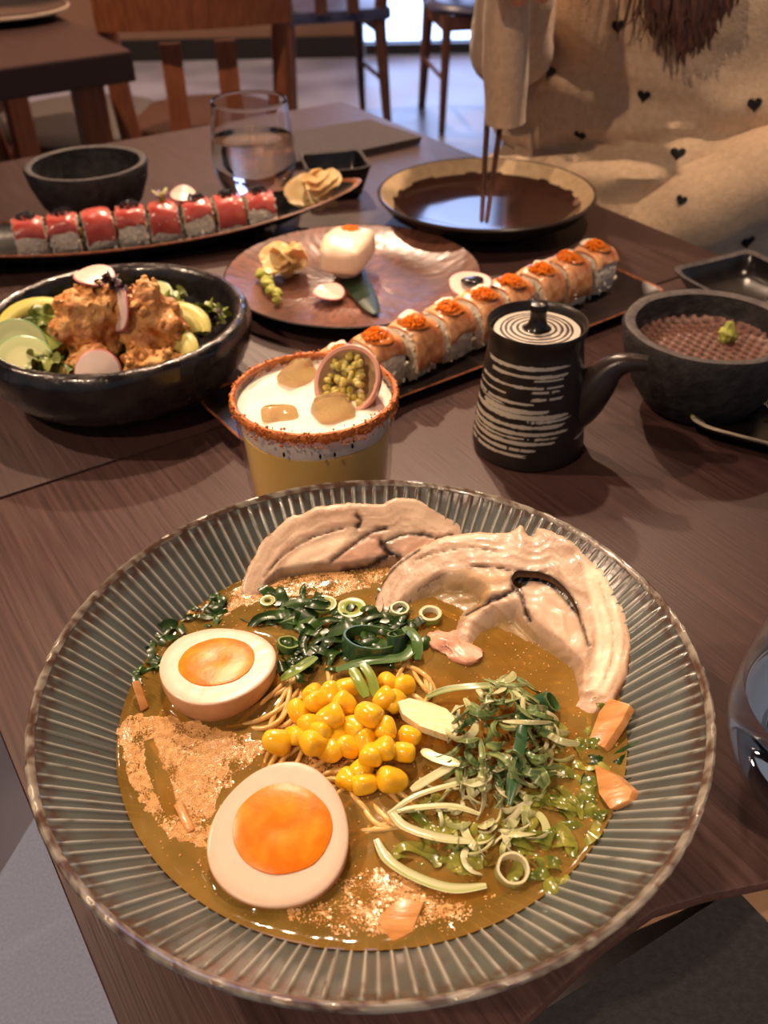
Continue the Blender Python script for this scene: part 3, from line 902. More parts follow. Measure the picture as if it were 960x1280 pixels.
# ---------------------------------------------------------------- copper plate
CP = Vector((-.023, .776, 0))
t = thing('copper_plate', 'round copper brown plate with radial hammer marks holding one nigiri', 'plate', CP)
rows, cols = [], []
for i in range(56):
    r = .109 * i / 55
    row = []
    for j in range(220):
        th = 2 * pi * j / 220
        st = .7 * nz((cos(th) * 30, sin(th) * 30, r * 60), 1.0, 5) + .7 * nz((cos(th) * 60, sin(th) * 60, r * 160), 1.0, 8)
        z = .0075 + .0105 * max(0, (r - .06) / .049) ** 1.8 + .00042 * st * min(1, r / .02)
        row.append((r * cos(th), r * sin(th), z))
        k = max(0, min(1, .5 + .55 * st))
        k *= .35 + .65 * max(0, min(1, .5 + 1.3 * nz((r * cos(th) * 16, r * sin(th) * 16, 2), 1, 4)))
        cols.append((.040 + .30 * k, .020 + .11 * k, .015 + .062 * k))
    rows.append(row)
put('dish', MB().grid(rows, closed_u=True, col=cols), mat('copper_glaze', (1, 1, 1, 1), attr=True, rough=.3, spec=.6), t)
put('underside', MB().lathe([(0, 0), (.068, 0), (.072, .003), (.104, .013), (.1102, .0178), (.109, .0184)], 90), M_BLACK, t)

def petal_stack(c, n, r, seed, m, name, label, cat, hh=.012, group=None):
    """pickled ginger: thin wavy slices heaped together, one part per slice"""
    t = thing(name, label, cat, c, 0, group)
    rr = random.Random(seed)
    for k in range(n):
        a = rr.uniform(0, 2 * pi)
        tilt = rr.uniform(.35, 1.25)
        R = rotz(a) @ Matrix.Rotation(tilt, 3, 'X')
        w = r * rr.uniform(.75, 1.05)
        off = Vector((rr.uniform(-.5, .5) * r, rr.uniform(-.5, .5) * r, hh * (.35 + .65 * k / n)))
        rows = []
        for u in range(9):
            row = []
            for q in range(9):
                x, y = (u / 4 - 1), (q / 4 - 1)
                x2, y2 = x * sqrt(1 - y * y / 2), y * sqrt(1 - x * x / 2)
                row.append(off + R @ Vector((x2 * w, y2 * w * .75, .35 * w * sin(x2 * 2.4 + a) * .6 + .0025 * nz((x * 2, y * 2, k), 1))))
            rows.append(row)
        mb = MB().grid(rows)
        k0 = len(mb.v)
        mb.grid([[p + R @ Vector((0, 0, -.0012)) for p in row] for row in rows])
        per = [(0, j) for j in range(9)] + [(i, 8) for i in range(1, 9)] + [(8, j) for j in range(7, -1, -1)] + [(i, 0) for i in range(7, 0, -1)]
        for q in range(len(per)):
            a1 = per[q][0] * 9 + per[q][1]; b1 = per[(q + 1) % len(per)][0] * 9 + per[(q + 1) % len(per)][1]
            mb.f.append((a1, b1, b1 + k0, a1 + k0))
        put('ginger_slice', mb, m, t)
    return t
g1 = at(357, 345, .012)
petal_stack((g1.x, g1.y + .006, .0095), 13, .0155, 5, M_GINGER, 'pickled_ginger', 'small heap of pale pickled ginger on the copper plate', 'ginger', .024)
# wasabi smear
wa, wb = at(328, 348, .013), at(348, 378, .013)
mb = MB()
for k in range(6):
    u = k / 5
    p = wa * (1 - u) + wb * u
    mb.blob(p + V(0.002 * sin(k * 2), .001 * cos(k * 3), .003), (.0062 - .0028 * u, .0055 - .002 * u, .0045), 14, 10, amp=.0022, freq=240, seed=k)
tag(put('wasabi', mb, M_WASABI, world=True, loc=(wa.x, wa.y, .01)), 'long green wasabi smear at the left of the copper plate', 'wasabi')
# leaf under the nigiri
M_LEAF = mat('dark_green_leaf', srgb(24, 44, 30), srgb(40, 62, 42), scale=30, rough=.35, stretch=(1, 1, 1))
lf = [at(414, 283, .0165), at(425, 312, .0135), at(445, 350, .0125), at(470, 392, .0125)]
P, _ = curve_pts([(p, 1) for p in lf], 6)
wd = [max(.001, .026 * sin(pi * min(1, (k + .6) / len(P))) ** .6) for k in range(len(P))]
lm = MB().ribbon(P, wd, .0008, curl=-.05)
tag(put('bamboo_leaf', lm, M_LEAF, world=True, loc=lf[1]), 'dark green leaf lying under the nigiri on the copper plate', 'leaf')
# nigiri
ng = at(434, 345, .014)
t = thing('nigiri', 'white scallop nigiri with orange roe on the copper plate', 'sushi', (ng.x + .001, ng.y + .011, .0110), radians(74))
t.scale = (1.08, 1.28, 1.34)
put('rice_ball', MB().blob((0, 0, .0105), (.022, .0115, .0105), 28, 16, amp=.001, freq=320, power=.8), M_RICE, t)
put('scallop', MB().blob((0, 0, .0180), (.0275, .0160, .0098), 36, 20, power=.5, amp=.0012, freq=90, seed=3, bend=lambda d: Vector((d.x, d.y, d.z - 4.5 * d.x * d.x))), mat('scallop', srgb(236, 206, 176), srgb(246, 222, 198), scale=90, rough=.3, sss=.35, sssr=.004), t)
def roe_cluster(mb, c, R, n, r, seed, flat=.55):
    rr = random.Random(seed)
    for k in range(n):
        a = rr.uniform(0, 2 * pi); q = R * sqrt(rr.random())
        h = flat * sqrt(max(0, R * R - q * q)) * rr.uniform(.5, 1)
        mb.blob((c[0] + q * cos(a), c[1] + q * sin(a), c[2] + h), (r, r, r), 7, 5)
    return mb
o = put('roe', roe_cluster(MB(), (.010, 0, .0265), .0065, 46, .0011, 4, .3), M_ROE, t); o['kind'] = 'stuff'

def radish(label, c, n, R, th=.0016, dark=False):
    n = Vector(n).normalized()
    u = n.orthogonal().normalized(); w = n.cross(u)
    mb = MB()
    rings = [(0, th / 2, 0), (.5, th / 2, .1), (.90, th / 2, .12), (.955, th / 2, .8), (1, th * .2, 1), (1, -th * .2, 1), (.93, -th / 2, 1), (0, -th / 2, 0)]
    rows, cols = [], []
    for s, h, red in rings:
        row = []
        for j in range(28):
            a = 2 * pi * j / 28
            wv = .0012 * sin(2 * a + R * 999) * s
            row.append(Vector(c) + (u * cos(a) + w * sin(a)) * R * s + n * (h + wv))
            cols.append((.74 - .26 * red, .60 - .48 * red, .50 - .36 * red))
        rows.append(row)
    mb.grid(rows, closed_u=True, col=cols)
    return tag(put('radish_slice', mb, M_RADISH, world=True, loc=c), label, 'radish')
rp = at(411, 365, .0155)
radish('thin radish slice lying flat on the copper plate', rp, (.05, -.12, 1), .0135)

# ---------------------------------------------------------------- long boat plate with eight tuna rolls
TA = radians(15.5)
TX, TY = Vector((cos(TA), sin(TA), 0)), Vector((-sin(TA), cos(TA), 0))
tr0 = Vector((-.317, .845, 0)); tr1 = Vector((-.113, .903, 0))
bc = (tr0 + tr1) / 2 + TY * .012 - TX * .022
t = thing('boat_plate', 'long dark boat shaped plate with a copper edge under the tuna rolls', 'plate', (bc.x, bc.y, 0), TA)
def boat_ring(s, zb, lift, n=96, HL=.232, HW=.052):
    row = []
    for j in range(n):
        a = 2 * pi * j / n
        x = HL * cos(a); w = HW * (abs(sin(a)) ** 1.05) * math.copysign(1, sin(a))
        xx = x * (s if abs(s) > .5 else s)
        row.append((xx, w * s, zb + lift * (abs(x) / HL) ** 2.2 * s))
    return row
put('underside', MB().grid([boat_ring(.01, .002, 0), boat_ring(.5, .0, 0), boat_ring(.62, .003, .006), boat_ring(.99, .019, .022)], closed_u=True), M_BLACK, t)
put('inside', MB().grid([boat_ring(.01, .008, 0), boat_ring(.55, .008, .002), boat_ring(.8, .013, .012), boat_ring(.965, .0192, .021)], closed_u=True), M_BLACK, t)
put('edge', MB().grid([boat_ring(.965, .0192, .021), boat_ring(.985, .0212, .022), boat_ring(1.0, .0205, .022), boat_ring(.99, .019, .022)], closed_u=True), M_COPPER_EDGE, t)

ORD = ['first', 'second', 'third', 'fourth', 'fifth', 'sixth', 'seventh', 'eighth', 'ninth']
M_TUNA = mat('raw_tuna', srgb(176, 62, 56), srgb(206, 104, 92), scale=60, rough=.25, sss=.25, sssr=.003, stretch=(1, 3, 1), coat=.3)
M_SALMON = mat('seared_salmon', srgb(180, 98, 50), srgb(244, 184, 130), scale=40, rough=.3, sss=.2, sssr=.003, stretch=(3, .6, 3), coat=.3)
M_FILL = mat('roll_filling', srgb(160, 160, 90), srgb(210, 120, 60), scale=200, rough=.4)
M_NORI = mat('nori', srgb(18, 24, 18), rough=.4)
M_GLAZE = mat('orange_sauce', srgb(150, 80, 30), srgb(192, 112, 48), scale=90, rough=.15)
def roll(name, label, cat, loc, rz, group, fish, seed, w=.0255, R=.0165, cover=1.9, H=.034):
    """slice of an inside-out roll: axis along local x; rice body, nori ring, filling, draped fish"""
    rr = random.Random(seed)
    t = thing(name, label, cat, loc, rz, group)
    def prof(s, a):        # squarish upright cross section
        c, sn = cos(a), sin(a)
        p = .72
        y = math.copysign(abs(c) ** p, c) * R
        z = math.copysign(abs(sn) ** p, sn) * H / 2 + H / 2
        return y, z
    rows = []
    for x, s in ((-w / 2, .55), (-w / 2, .9), (-w / 2 + .002, 1), (0, 1.02), (w / 2 - .002, 1), (w / 2, .9), (w / 2, .55)):
        row = []
        for j in range(40):
            y, z = prof(s, 2 * pi * j / 40)
            y, z = y * s, (z - H / 2) * s + H / 2
            k = .0016 * nz((x * 260, y * 260 + seed, z * 260), 1) + .0014 * nz((x * 60 + seed, y * 60, z * 60), 1)
            row.append((x + k, y + k, max(0.0002, z + k)))
        rows.append(row)
    mb = MB().grid(rows, closed_u=True)
    m_ = len(mb.v)
    mb.f.append(tuple(range(40))); mb.f.append(tuple(range(m_ - 40, m_)))
    # separate grains standing proud of the surface
    for k in range(70):
        a = rr.uniform(0, 2 * pi); x = rr.uniform(-w / 2, w / 2)
        if k % 3 == 0:
            s = rr.uniform(.55, .95); x = rr.choice((-1, 1)) * w / 2
        else: s = 1.0
        y, z = prof(1, a); y, z = y * s, (z - H / 2) * s + H / 2
        mb.blob((x, y, max(.002, z)), (.0026, .0012, .0012), 7, 5, rot=rotm(rr.uniform(0, 3), rr.uniform(0, 3), rr.uniform(0, 3)))
    put('rice', mb, M_RICE, t)
    for sx in (-1, 1):
        fm = MB().blob((sx * w / 2, 0, H * .48), (.002, R * .42, H * .2), 14, 8, amp=.0012, freq=300, seed=seed)
        nr = put('nori', MB().blob((sx * (w / 2 - .0004), 0, H * .48), (.0016, R * .56, H * .28), 16, 8), M_NORI, t)
        put('filling', fm, M_FILL, t)
    # fish slice draped over the top and down both flanks
    rows = []
    slant = rr.uniform(-.25, .25)
    for i in range(9):
        x = (i / 8 - .5) * (w * 1.0)
        row = []
        for j in range(19):
            a = pi / 2 + (j / 18 * 2 - 1) * cover * .5 + slant * (i / 8 - .5) * .6
            y, z = prof(1, a)
            k = 1.06 + .07 * nz((x * 70, a * 1.6, seed), 1)
            drop = .0012 * (abs(j - 9) / 9) ** 2 + .0022 * (abs(i - 4) / 4) ** 2.5 + .003 * nz((seed * 1.7, i * .35, (j > 9) * 4), 1) * (abs(j - 9) / 9)
            row.append((x, y * (k + .03), (z - H / 2) * k + H / 2 + .0022 - drop))
        rows.append(row)
    mb = MB().grid(rows)
    k0 = len(mb.v)
    mb.grid([[(p[0] * .97, p[1] * .93, p[2] - .0022) for p in r] for r in rows])
    n_, m2 = 9, 19
    per = [(0, j) for j in range(m2)] + [(i, m2 - 1) for i in range(1, n_)] + [(n_ - 1, j) for j in range(m2 - 2, -1, -1)] + [(i, 0) for i in range(n_ - 2, 0, -1)]
    for q in range(len(per)):
        a1 = per[q][0] * m2 + per[q][1]; b1 = per[(q + 1) % len(per)][0] * m2 + per[(q + 1) % len(per)][1]
        mb.f.append((a1, b1, b1 + k0, a1 + k0))
    put('fish_slice', mb, fish, t)
    return t, H
for k in range(8):
    u = k / 7
    p = tr0 * (1 - u) + tr1 * u
    where = ORD[k] + ' from the left end of the row'
    if k == 0: where = 'leftmost of the row on the long boat plate'
    if k == 7: where = 'last of the row, nearest the pale ginger'
    t, H = roll('tuna_roll', 'rice roll topped with red tuna, ' + where, 'sushi', (p.x, p.y, .0085), TA + random.Random(k).uniform(-.08, .08), 'tuna rolls on the long boat plate', M_TUNA, 20 + k, cover=3.3 if k in (2, 4, 6) else 2.5)
    if k in (0, 1, 3, 5, 7, 6):
        o = put('black_roe', roe_cluster(MB(), (0, .002, H + .002), .009, 70, .0011, k, .55), M_BLACKROE, t); o['kind'] = 'stuff'
# flower garnish and pale slice on top
fp = tr0 * .43 + tr1 * .57 + V(0, .004, .0085 + .036)
t = thing('garnish_flower', 'tiny pale green and violet flower on top of the tuna rolls', 'flower', fp)
for k in range(6):
    a = k * pi / 3
    put('petal', MB().blob((.005 * cos(a), .005 * sin(a), .006 + .002 * (k % 2)), (.0045, .0022, .0012), 10, 6, rot=rotz(a) @ Matrix.Rotation(-.7, 3, 'Y')), mat('petal_pale', srgb(206, 200, 140) if k % 2 else srgb(150, 110, 150), rough=.5), t)
put('flower_heart', MB().blob((0, 0, .004), (.003, .003, .005), 10, 8), mat('flower_green', srgb(160, 170, 70), rough=.5), t)
radish('pinkish radish slice resting on the tuna rolls', tr0 * .34 + tr1 * .66 + V(0, .008, .0085 + .0395), (.1, -.3, 1), .0125)
gp = at(400, 272, .013)
petal_stack((gp.x - .006, gp.y + .014, .0125), 16, .0205, 9, M_GINGER, 'pickled_ginger', 'tall heap of pale pickled ginger at the end of the boat plate', 'ginger', .036)

# ---------------------------------------------------------------- rectangular plate with salmon rolls
A0, A1, B0, B1 = .482, .572, .196, .592
pcn = ab((A0 + A1) / 2, (B0 + B1) / 2)
t = thing('sushi_plate', 'long rectangular dark plate with a thin copper edge under the salmon rolls', 'plate', (pcn.x, pcn.y, 0), YAW + radians(2.5))
def rect_ring(s, z, lift, hx=(B1 - B0) / 2, hy=(A1 - A0) / 2, n=80):
    row = []
    for j in range(n):
        a = 2 * pi * (j + .5) / n
        p = .22
        x = math.copysign(abs(cos(a)) ** p, cos(a)); y = math.copysign(abs(sin(a)) ** p, sin(a))
        row.append((x * (hx - s), y * (hy - s), z + lift * abs(x) ** 3 * (1 if s < .02 else .6)))
    return row
put('underside', MB().grid([rect_ring(.0446, 0, 0), rect_ring(.02, 0, 0), rect_ring(.012, .003, 0), rect_ring(.0004, .0092, .002)], closed_u=True), M_BLACK, t)
put('inside', MB().grid([rect_ring(.0446, .0058, 0), rect_ring(.016, .0058, 0), rect_ring(.0022, .0096, .002)], closed_u=True), mat('matt_black_glaze', srgb(36, 28, 28), srgb(48, 38, 36), scale=60, rough=.35), t)
put('edge', MB().grid([rect_ring(.0022, .0096, .002), rect_ring(.0008, .0106, .002), rect_ring(0, .0098, .002), rect_ring(.0004, .0092, .002)], closed_u=True), M_COPPER_EDGE, t)
s0, s1 = Vector((-.028, .574, 0)), Vector((.176, .749, 0))
SA = atan2(s1.y - s0.y, s1.x - s0.x)
for k in range(9):
    u = k / 8
    p = s0 * (1 - u) + s1 * u
    where = ORD[k] + ' from the cocktail glass end of the row'
    if k == 0: where = 'hidden behind the passion fruit, nearest the cocktail glass'
    if k == 8: where = 'last of the row, farthest from the cocktail glass'
    t, H = roll('salmon_roll', 'rice roll topped with seared salmon, ' + where, 'sushi', (p.x, p.y, .0062), SA + random.Random(k + 50).uniform(-.07, .07), 'seared salmon rolls on the rectangular plate', M_SALMON, 40 + k, w=.0265, H=.038, cover=3.6 if k in (2, 4, 6, 7) else (2.9 if k == 3 else 2.3))
    rr = random.Random(70 + k)
    put('sauce_glaze', MB().blob((rr.uniform(-.002, .002), -.002, H + .0018), (.0105, .013, .0022), 18, 8, amp=.0016, freq=200, seed=k), M_GLAZE, t)
    if k != 5:
        put('sauce_dab', MB().blob((rr.uniform(-.001, .005), rr.uniform(.001, .006), H + .0034), (.0085, .0058, .0026), 18, 8, amp=.0022, freq=160, seed=k), M_MAYO, t)
    o = put('roe', roe_cluster(MB(), (-.003, -.004 + rr.uniform(-.002, .002), H + .0028), .0080, 130, .0010, k, .75), M_ROE, t); o['kind'] = 'stuff'
# radish slice and two black discs between the rolls and copper plate
rp = s0 * .46 + s1 * .54 + V(-.013, .010, .0465)
radish('pink edged radish slice lying on the middle of the salmon rolls', rp, (-.05, -.22, 1), .0165)
tag(put('black_slice', MB().blob((0, 0, 0), (.0092, .0070, .0018), 20, 8, rot=rotm(-.1, 0, .3), amp=.0008, freq=120), M_BLACKROE, loc=rp + V(.001, .000, .0032)), 'black oval slice lying on the radish over the salmon rolls', 'garnish')
# ---------------------------------------------------------------- black salad bowl with fried chicken
SBC = Vector((-.187, .617, 0))
t = thing('salad_bowl', 'large black hammered bowl holding the fried chicken salad', 'bowl', SBC)
hm = lambda r, z, th, k: (r + .0011 * nz((cos(th) * r * 130, sin(th) * r * 130, z * 130), 1) * (1 if r > .04 else 0), z + .0006 * nz((cos(th) * r * 110, sin(th) * r * 110, z * 130), 1, 6))
M_HAM = mat('hammered_black_glaze', srgb(24, 22, 24), srgb(46, 40, 38), scale=60, rough=.2, rough2=.34, bump=.5, bscale=110, bdist=.002, coat=.3)
pr = [(0, 0), (.052, 0), (.058, .003), (.076, .010), (.089, .024), (.0945, .038), (.0955, .048), (.093, .0545), (.0885, .0565), (.0845, .054), (.0825, .048), (.080, .036), (.070, .022), (.05, .014), (0, .012)]
P, R_ = curve_pts([(Vector((r, z, 0)), 0) for r, z in pr], 4)
put('bowl_body', MB().lathe([(max(0, p.x), p.y) for p in P], 110, rfun=hm), M_HAM, t)

M_CRUST = mat('fried_crust', srgb(168, 90, 32), srgb(242, 186, 110), scale=70, detail=6, rough=.32, rough2=.5, bump=1.0, bscale=190, bdist=.003, coat=.25)
def fried(label, base, top, w, d, seed):
    base, top = Vector(base), Vector(top)
    ax = (top - base); ln = ax.length; z = ax.normalized()
    x = z.cross(V(0.15, -1, 0)).normalized(); y = z.cross(x)
    mb = MB().blob((base + top) / 2, (w, d, ln / 2 * 1.05), 56, 44, rot=basis(x, y, z), amp=.0085, freq=62, seed=seed, octv=4, power=.8)
    rr = random.Random(seed)
    for k in range(70):                               # crumbs of batter
        i = rr.randrange(200, 56 * 43)
        p = Vector(mb.v[i])
        q = rr.uniform(.0010, .0042)
        mb.blob(p, (q, q * rr.uniform(.5, 1), q * .6), 8, 6, rot=rotm(k, k * 2, k * 3), amp=.0016, freq=300, seed=k)
    return tag(put('fried_chicken', mb, M_CRUST, world=True, loc=base), label, 'chicken', 'fried chicken pieces in the salad bowl')
def S(px, py, z): return at(px, py, z)
fried('upright craggy fried chicken piece, left one in the salad bowl', S(108, 446, .045), S(122, 362, .088), .0225, .015, 1)
fried('smooth brown fried chicken piece leaning right in the salad bowl', S(205, 440, .046), S(172, 358, .088), .0195, .014, 2)
fried('low knobbly fried chicken piece at the front of the salad bowl', S(160, 455, .048), S(215, 452, .047), .009, .009, 3)
fried('short fried chicken piece at the lower left front of the salad bowl', S(90, 455, .046), S(128, 462, .047), .010, .009, 6)

M_CUC = mat('cucumber', (1, 1, 1, 1), attr=True, rough=.25, sss=.2, sssr=.002)
M_AVO = mat('avocado', srgb(186, 178, 88), srgb(214, 204, 124), scale=40, rough=.35, sss=.2, sssr=.002)
M_LETT = mat('lettuce', srgb(70, 92, 34), srgb(150, 158, 78), scale=50, rough=.35, sss=.1, sssr=.002)
M_PURP = mat('purple_leaf', srgb(40, 22, 26), srgb(66, 36, 38), scale=60, rough=.3)
def cucumber(label, c, n, R):
    n = Vector(n).normalized()
    u = n.orthogonal().normalized(); w = n.cross(u)
    rows, cols = [], []
    th = .0026
    for s, h, q in ((0, .5, 0), (.25, .5, 0), (.5, .5, .2), (.62, .5, .6), (.9, .5, .4), (.96, .5, 1.6), (1, .3, 2), (1, -.3, 2), (.95, -.5, 1), (0, -.5, 0)):
        row = []
        for j in range(32):
            a = 2 * pi * j / 32
            row.append(Vector(c) + (u * cos(a) + w * sin(a)) * R * s + n * h * th)
            seedk = .25 * max(0, nz((cos(a) * 5, sin(a) * 5, s * 3), 1)) if .2 < s < .6 else 0
            cols.append((.62 - .27 * q + seedk * .2, .64 - .20 * q, .34 - .13 * q))
        rows.append(row)
    return tag(put('cucumber_slice', MB().grid(rows, closed_u=True, col=cols), M_CUC, world=True, loc=c), label, 'cucumber')
cucumber('round cucumber slice, upper one at the left of the salad bowl', S(22, 434, .055), (.35, -.75, .75), .0195)
cucumber('round cucumber slice lying under the upper one in the salad bowl', S(30, 452, .050), (.3, -.55, .9), .0195)
cucumber('pale cucumber slice behind the fried chicken in the salad bowl', S(190, 372, .055), (-.1, -.4, 1), .016)
def avocado(label, c, rz, R, tilt=.3):
    mb = MB()
    Rm = rotz(rz) @ Matrix.Rotation(tilt, 3, 'X')
    rows = []
    for i in range(15):
        a = -1.25 + 2.5 * i / 14
        cx = Vector((R * sin(a), R * (cos(a) - .75), 0))
        w = .0072 * cos(a * 1.05) ** .6 + .0006
        d = Vector((sin(a), cos(a), 0))
        row = []
        for j in range(10):
            b = 2 * pi * j / 10
            row.append(Vector(c) + Rm @ (cx + d * w * cos(b) + Vector((0, 0, .0045 * sin(b) * (w / .008)))))
        rows.append(row)
    mb.grid(rows, closed_u=True)
    return tag(put('avocado_slice', mb, M_AVO, world=True, loc=c), label, 'avocado', 'avocado slices in the salad')
avocado('yellow green avocado slice at the upper left of the salad bowl', S(45, 390, .054), .35, .026)
avocado('avocado slice right of the fried chicken, upper one', S(222, 398, .056), -.2, .024, .5)
avocado('avocado slice right of the fried chicken, middle one', S(210, 405, .057), .1, .02, .6)
avocado('rounded avocado slice at the lower right of the fried chicken', S(222, 432, .054), -.6, .017, .7)
def leaf_clump(name, label, c, r, seed, m, n=7, cat='lettuce', h=.008, group=None, tilt=.9, frill=.18):
    t = thing(name, label, cat, c, 0, group)
    rr = random.Random(seed)
    for k in range(n):
        a = rr.uniform(0, 2 * pi)
        R = rotz(a) @ Matrix.Rotation(rr.uniform(-tilt, tilt), 3, 'X')
        off = Vector((rr.uniform(-1, 1) * r * .6, rr.uniform(-1, 1) * r * .6, rr.uniform(0, h)))
        w = r * rr.uniform(.5, .9)
        rows = []
        for i in range(11):
            row = []
            for j in range(11):
                x, y = i / 5 - 1, j / 5 - 1
                x2, y2 = x * sqrt(1 - y * y / 2), y * sqrt(1 - x * x / 2)
                rad = sqrt(x2 * x2 + y2 * y2)
                an = atan2(y2, x2)
                fr = 1 + frill * rad * sin(an * 7 + k)
                row.append(off + R @ Vector((x2 * w * fr, y2 * w * .7 * fr, w * (.1 + frill) * rad * sin(an * 5 + seed + k) + w * .2 * nz((x * 1.5, y * 1.5, k), 1))))
            rows.append(row)
        mb = MB().grid(rows)
        k0 = len(mb.v)
        mb.grid([[p - R @ Vector((0, 0, .0006)) for p in row] for row in rows])
        put('leaf', mb, m, t)
    return t
leaf_clump('lettuce', 'green lettuce between the cucumber and the fried chicken', S(62, 458, .044), .012, 1, M_LETT)
leaf_clump('lettuce', 'green lettuce at the upper left edge of the chicken', S(72, 400, .048), .015, 2, M_LETT, 5)
leaf_clump('lettuce', 'bright lettuce leaf behind the avocado in the salad bowl', S(212, 384, .050), .014, 3, M_LETT, 5)
leaf_clump('lettuce', 'small frilly lettuce at the right side of the salad bowl', S(262, 402, .046), .013, 4, M_LETT, 6)
leaf_clump('lettuce', 'lettuce under the front fried chicken in the salad bowl', S(110, 466, .046), .014, 8, M_LETT, 5)
leaf_clump('purple_leaf', 'dark purple salad leaves right of the avocado', S(248, 414, .045), .013, 5, M_PURP, 5, 'salad leaf')
leaf_clump('purple_leaf', 'dark purple leaves between the two tall chicken pieces', S(134, 372, .082), .0135, 6, M_PURP, 9, 'salad leaf', .014)
leaf_clump('lettuce', 'bed of lettuce under the salad toppings', V(SBC.x - .01, SBC.y, .033), .042, 7, M_LETT, 14)
radish('radish slice on top of the tall fried chicken', S(118, 345, .094), (.1, -.1, 1), .0135)
radish('tilted radish slice leaning between the two tall chicken pieces', S(146, 386, .078), (-.62, -.62, .35), .0150)
radish('radish slice at the front rim of the salad bowl', S(123, 466, .054), (0.05, -.85, .55), .0150)

# ---------------------------------------------------------------- cocktail
CC = Vector((-.0365, .449, 0))
GH, GR = .0865, .0445
t = thing('cocktail_glass', 'short cocktail glass of orange drink with a chili salt rim', 'glass', CC)
gr = lambda z: .0375 + (GR - .0375) * (z / GH) ** .8
go = [(0, 0), (.035, 0)] + [(gr(GH * k / 20), GH * k / 20) for k in range(1, 21)]
gi = [(GR - .0011, GH + .0006), (GR - .0022, GH)] + [(gr(GH * k / 20) - .0022, GH * k / 20) for k in range(19, 1, -1)] + [(.030, .008), (0, .0075)]
put('glass_wall', MB().lathe(go + gi, 72), M_THIN, t)
dz = .0685
put('drink', MB().lathe([(0, .0077), (.030, .0082)] + [(gr(.009 + (dz - .009) * k / 16) - .0023, .009 + (dz - .009) * k / 16) for k in range(17)] + [(0, dz)], 72), mat('orange_drink', srgb(255, 206, 112), srgb(255, 218, 140), scale=18, rough=.25, sss=.25, sssr=.01, spec=.3), t)
fo = MB()
fz = .0818
rows = []
for r, z in [(0, dz + .0002), (gr(dz) - .0026, dz + .0002)] + [(gr(dz + (fz - dz) * k / 5) - .00235, dz + (fz - dz) * k / 5) for k in range(1, 6)]:
    rows.append([(r * cos(2 * pi * j / 72), r * sin(2 * pi * j / 72), z + (.0012 * nz((cos(2 * pi * j / 72) * 2, sin(2 * pi * j / 72) * 2, 3)) if z < dz + .001 and r > .02 else 0)) for j in range(72)])
for k in range(1, 13):
    r = (gr(fz) - .0024) * (1 - k / 12)
    rows.append([(r * cos(2 * pi * j / 72), r * sin(2 * pi * j / 72), fz - .0006 + .0011 * nz((r * cos(2 * pi * j / 72) * 90, r * sin(2 * pi * j / 72) * 90, 1), 1)) for j in range(72)])
fo.grid(rows, closed_u=True)
put('foam', fo, mat('milk_foam', srgb(246, 226, 206), srgb(252, 238, 222), scale=60, rough=.5, sss=.3, sssr=.003, bump=.3, bscale=900), t)
# chili salt crust on the rim
cs = MB()
rr = random.Random(3)
rows = []
for k, (dr, z) in enumerate(((.0003, -.0060), (.0008, -.0046), (.0010, -.0014), (.0004, .0007), (-.0008, .0010), (-.0016, .0005), (-.0020, -.0006), (-.0019, -.0012))):
    row = []
    for j in range(180):
        a = 2 * pi * j / 180
        low = .0012 + (2.0 * nz((cos(a) * 7, sin(a) * 7, 2)) + 1.6 * nz((cos(a) * 25, sin(a) * 25, 5))) * .0012 if k < 2 else 0
        nn_ = .0005 * nz((cos(a) * 60, sin(a) * 60, k * 2.0), 1)
        row.append(((GR + dr + nn_ - (.0003 if k == 0 else 0)) * cos(a), (GR + dr + nn_ - (.0003 if k == 0 else 0)) * sin(a), GH + z + low + nn_))
    rows.append(row)
cs.grid(rows, closed_u=True)
for k in range(620):
    a = rr.uniform(0, 2 * pi)
    z = GH + rr.uniform(-.0085, .0014)
    q = rr.uniform(.0003, .0008)
    rad = GR + .0010 if z < GH else GR - rr.uniform(-.001, .0025)
    cs.blob((rad * cos(a), rad * sin(a), z + .0008), (q, q, q), 5, 4, rot=rotz(k))
put('chili_salt_rim', cs, mat('chili_salt', srgb(176, 84, 28), srgb(224, 138, 68), scale=420, rough=.5, bump=.6, bscale=900), t)
for a, z in ((-1.47, .0735), (-1.30, .0738), (-1.08, .0765), (-1.06, .0800), (-1.9, .0738)):
    put('sesame_seed', MB().blob(((gr(z) + .0006) * cos(a), (gr(z) + .0006) * sin(a), z), (.0007, .0005, .0016), 8, 6), M_BLACKROE, t)
M_ICE = mat('ice', srgb(214, 190, 140), rough=.04, trans=.85, ior=1.31, bump=.2, bscale=120)
def ice(label, px, py, z, s, rot):
    c = at(px, py, z)
    tag(put('ice_cube', MB().blob((0, 0, 0), s, 26, 18, rot=rot, power=.45, amp=.0008, freq=120), M_ICE, loc=c), label, 'ice', 'ice cubes in the cocktail')
ice('ice cube at the centre front of the cocktail foam', 417, 515, .0815, (.0105, .0095, .0075), rotm(.3, .15, .5))
ice('ice cube at the back left of the cocktail foam', 372, 470, .0825, (.0075, .0110, .0070), rotm(.2, -.4, -.7))
ice('flat ice cube barely showing at the front left of the cocktail', 350, 521, .0800, (.0100, .0065, .0048), rotm(.1, .1, .2))
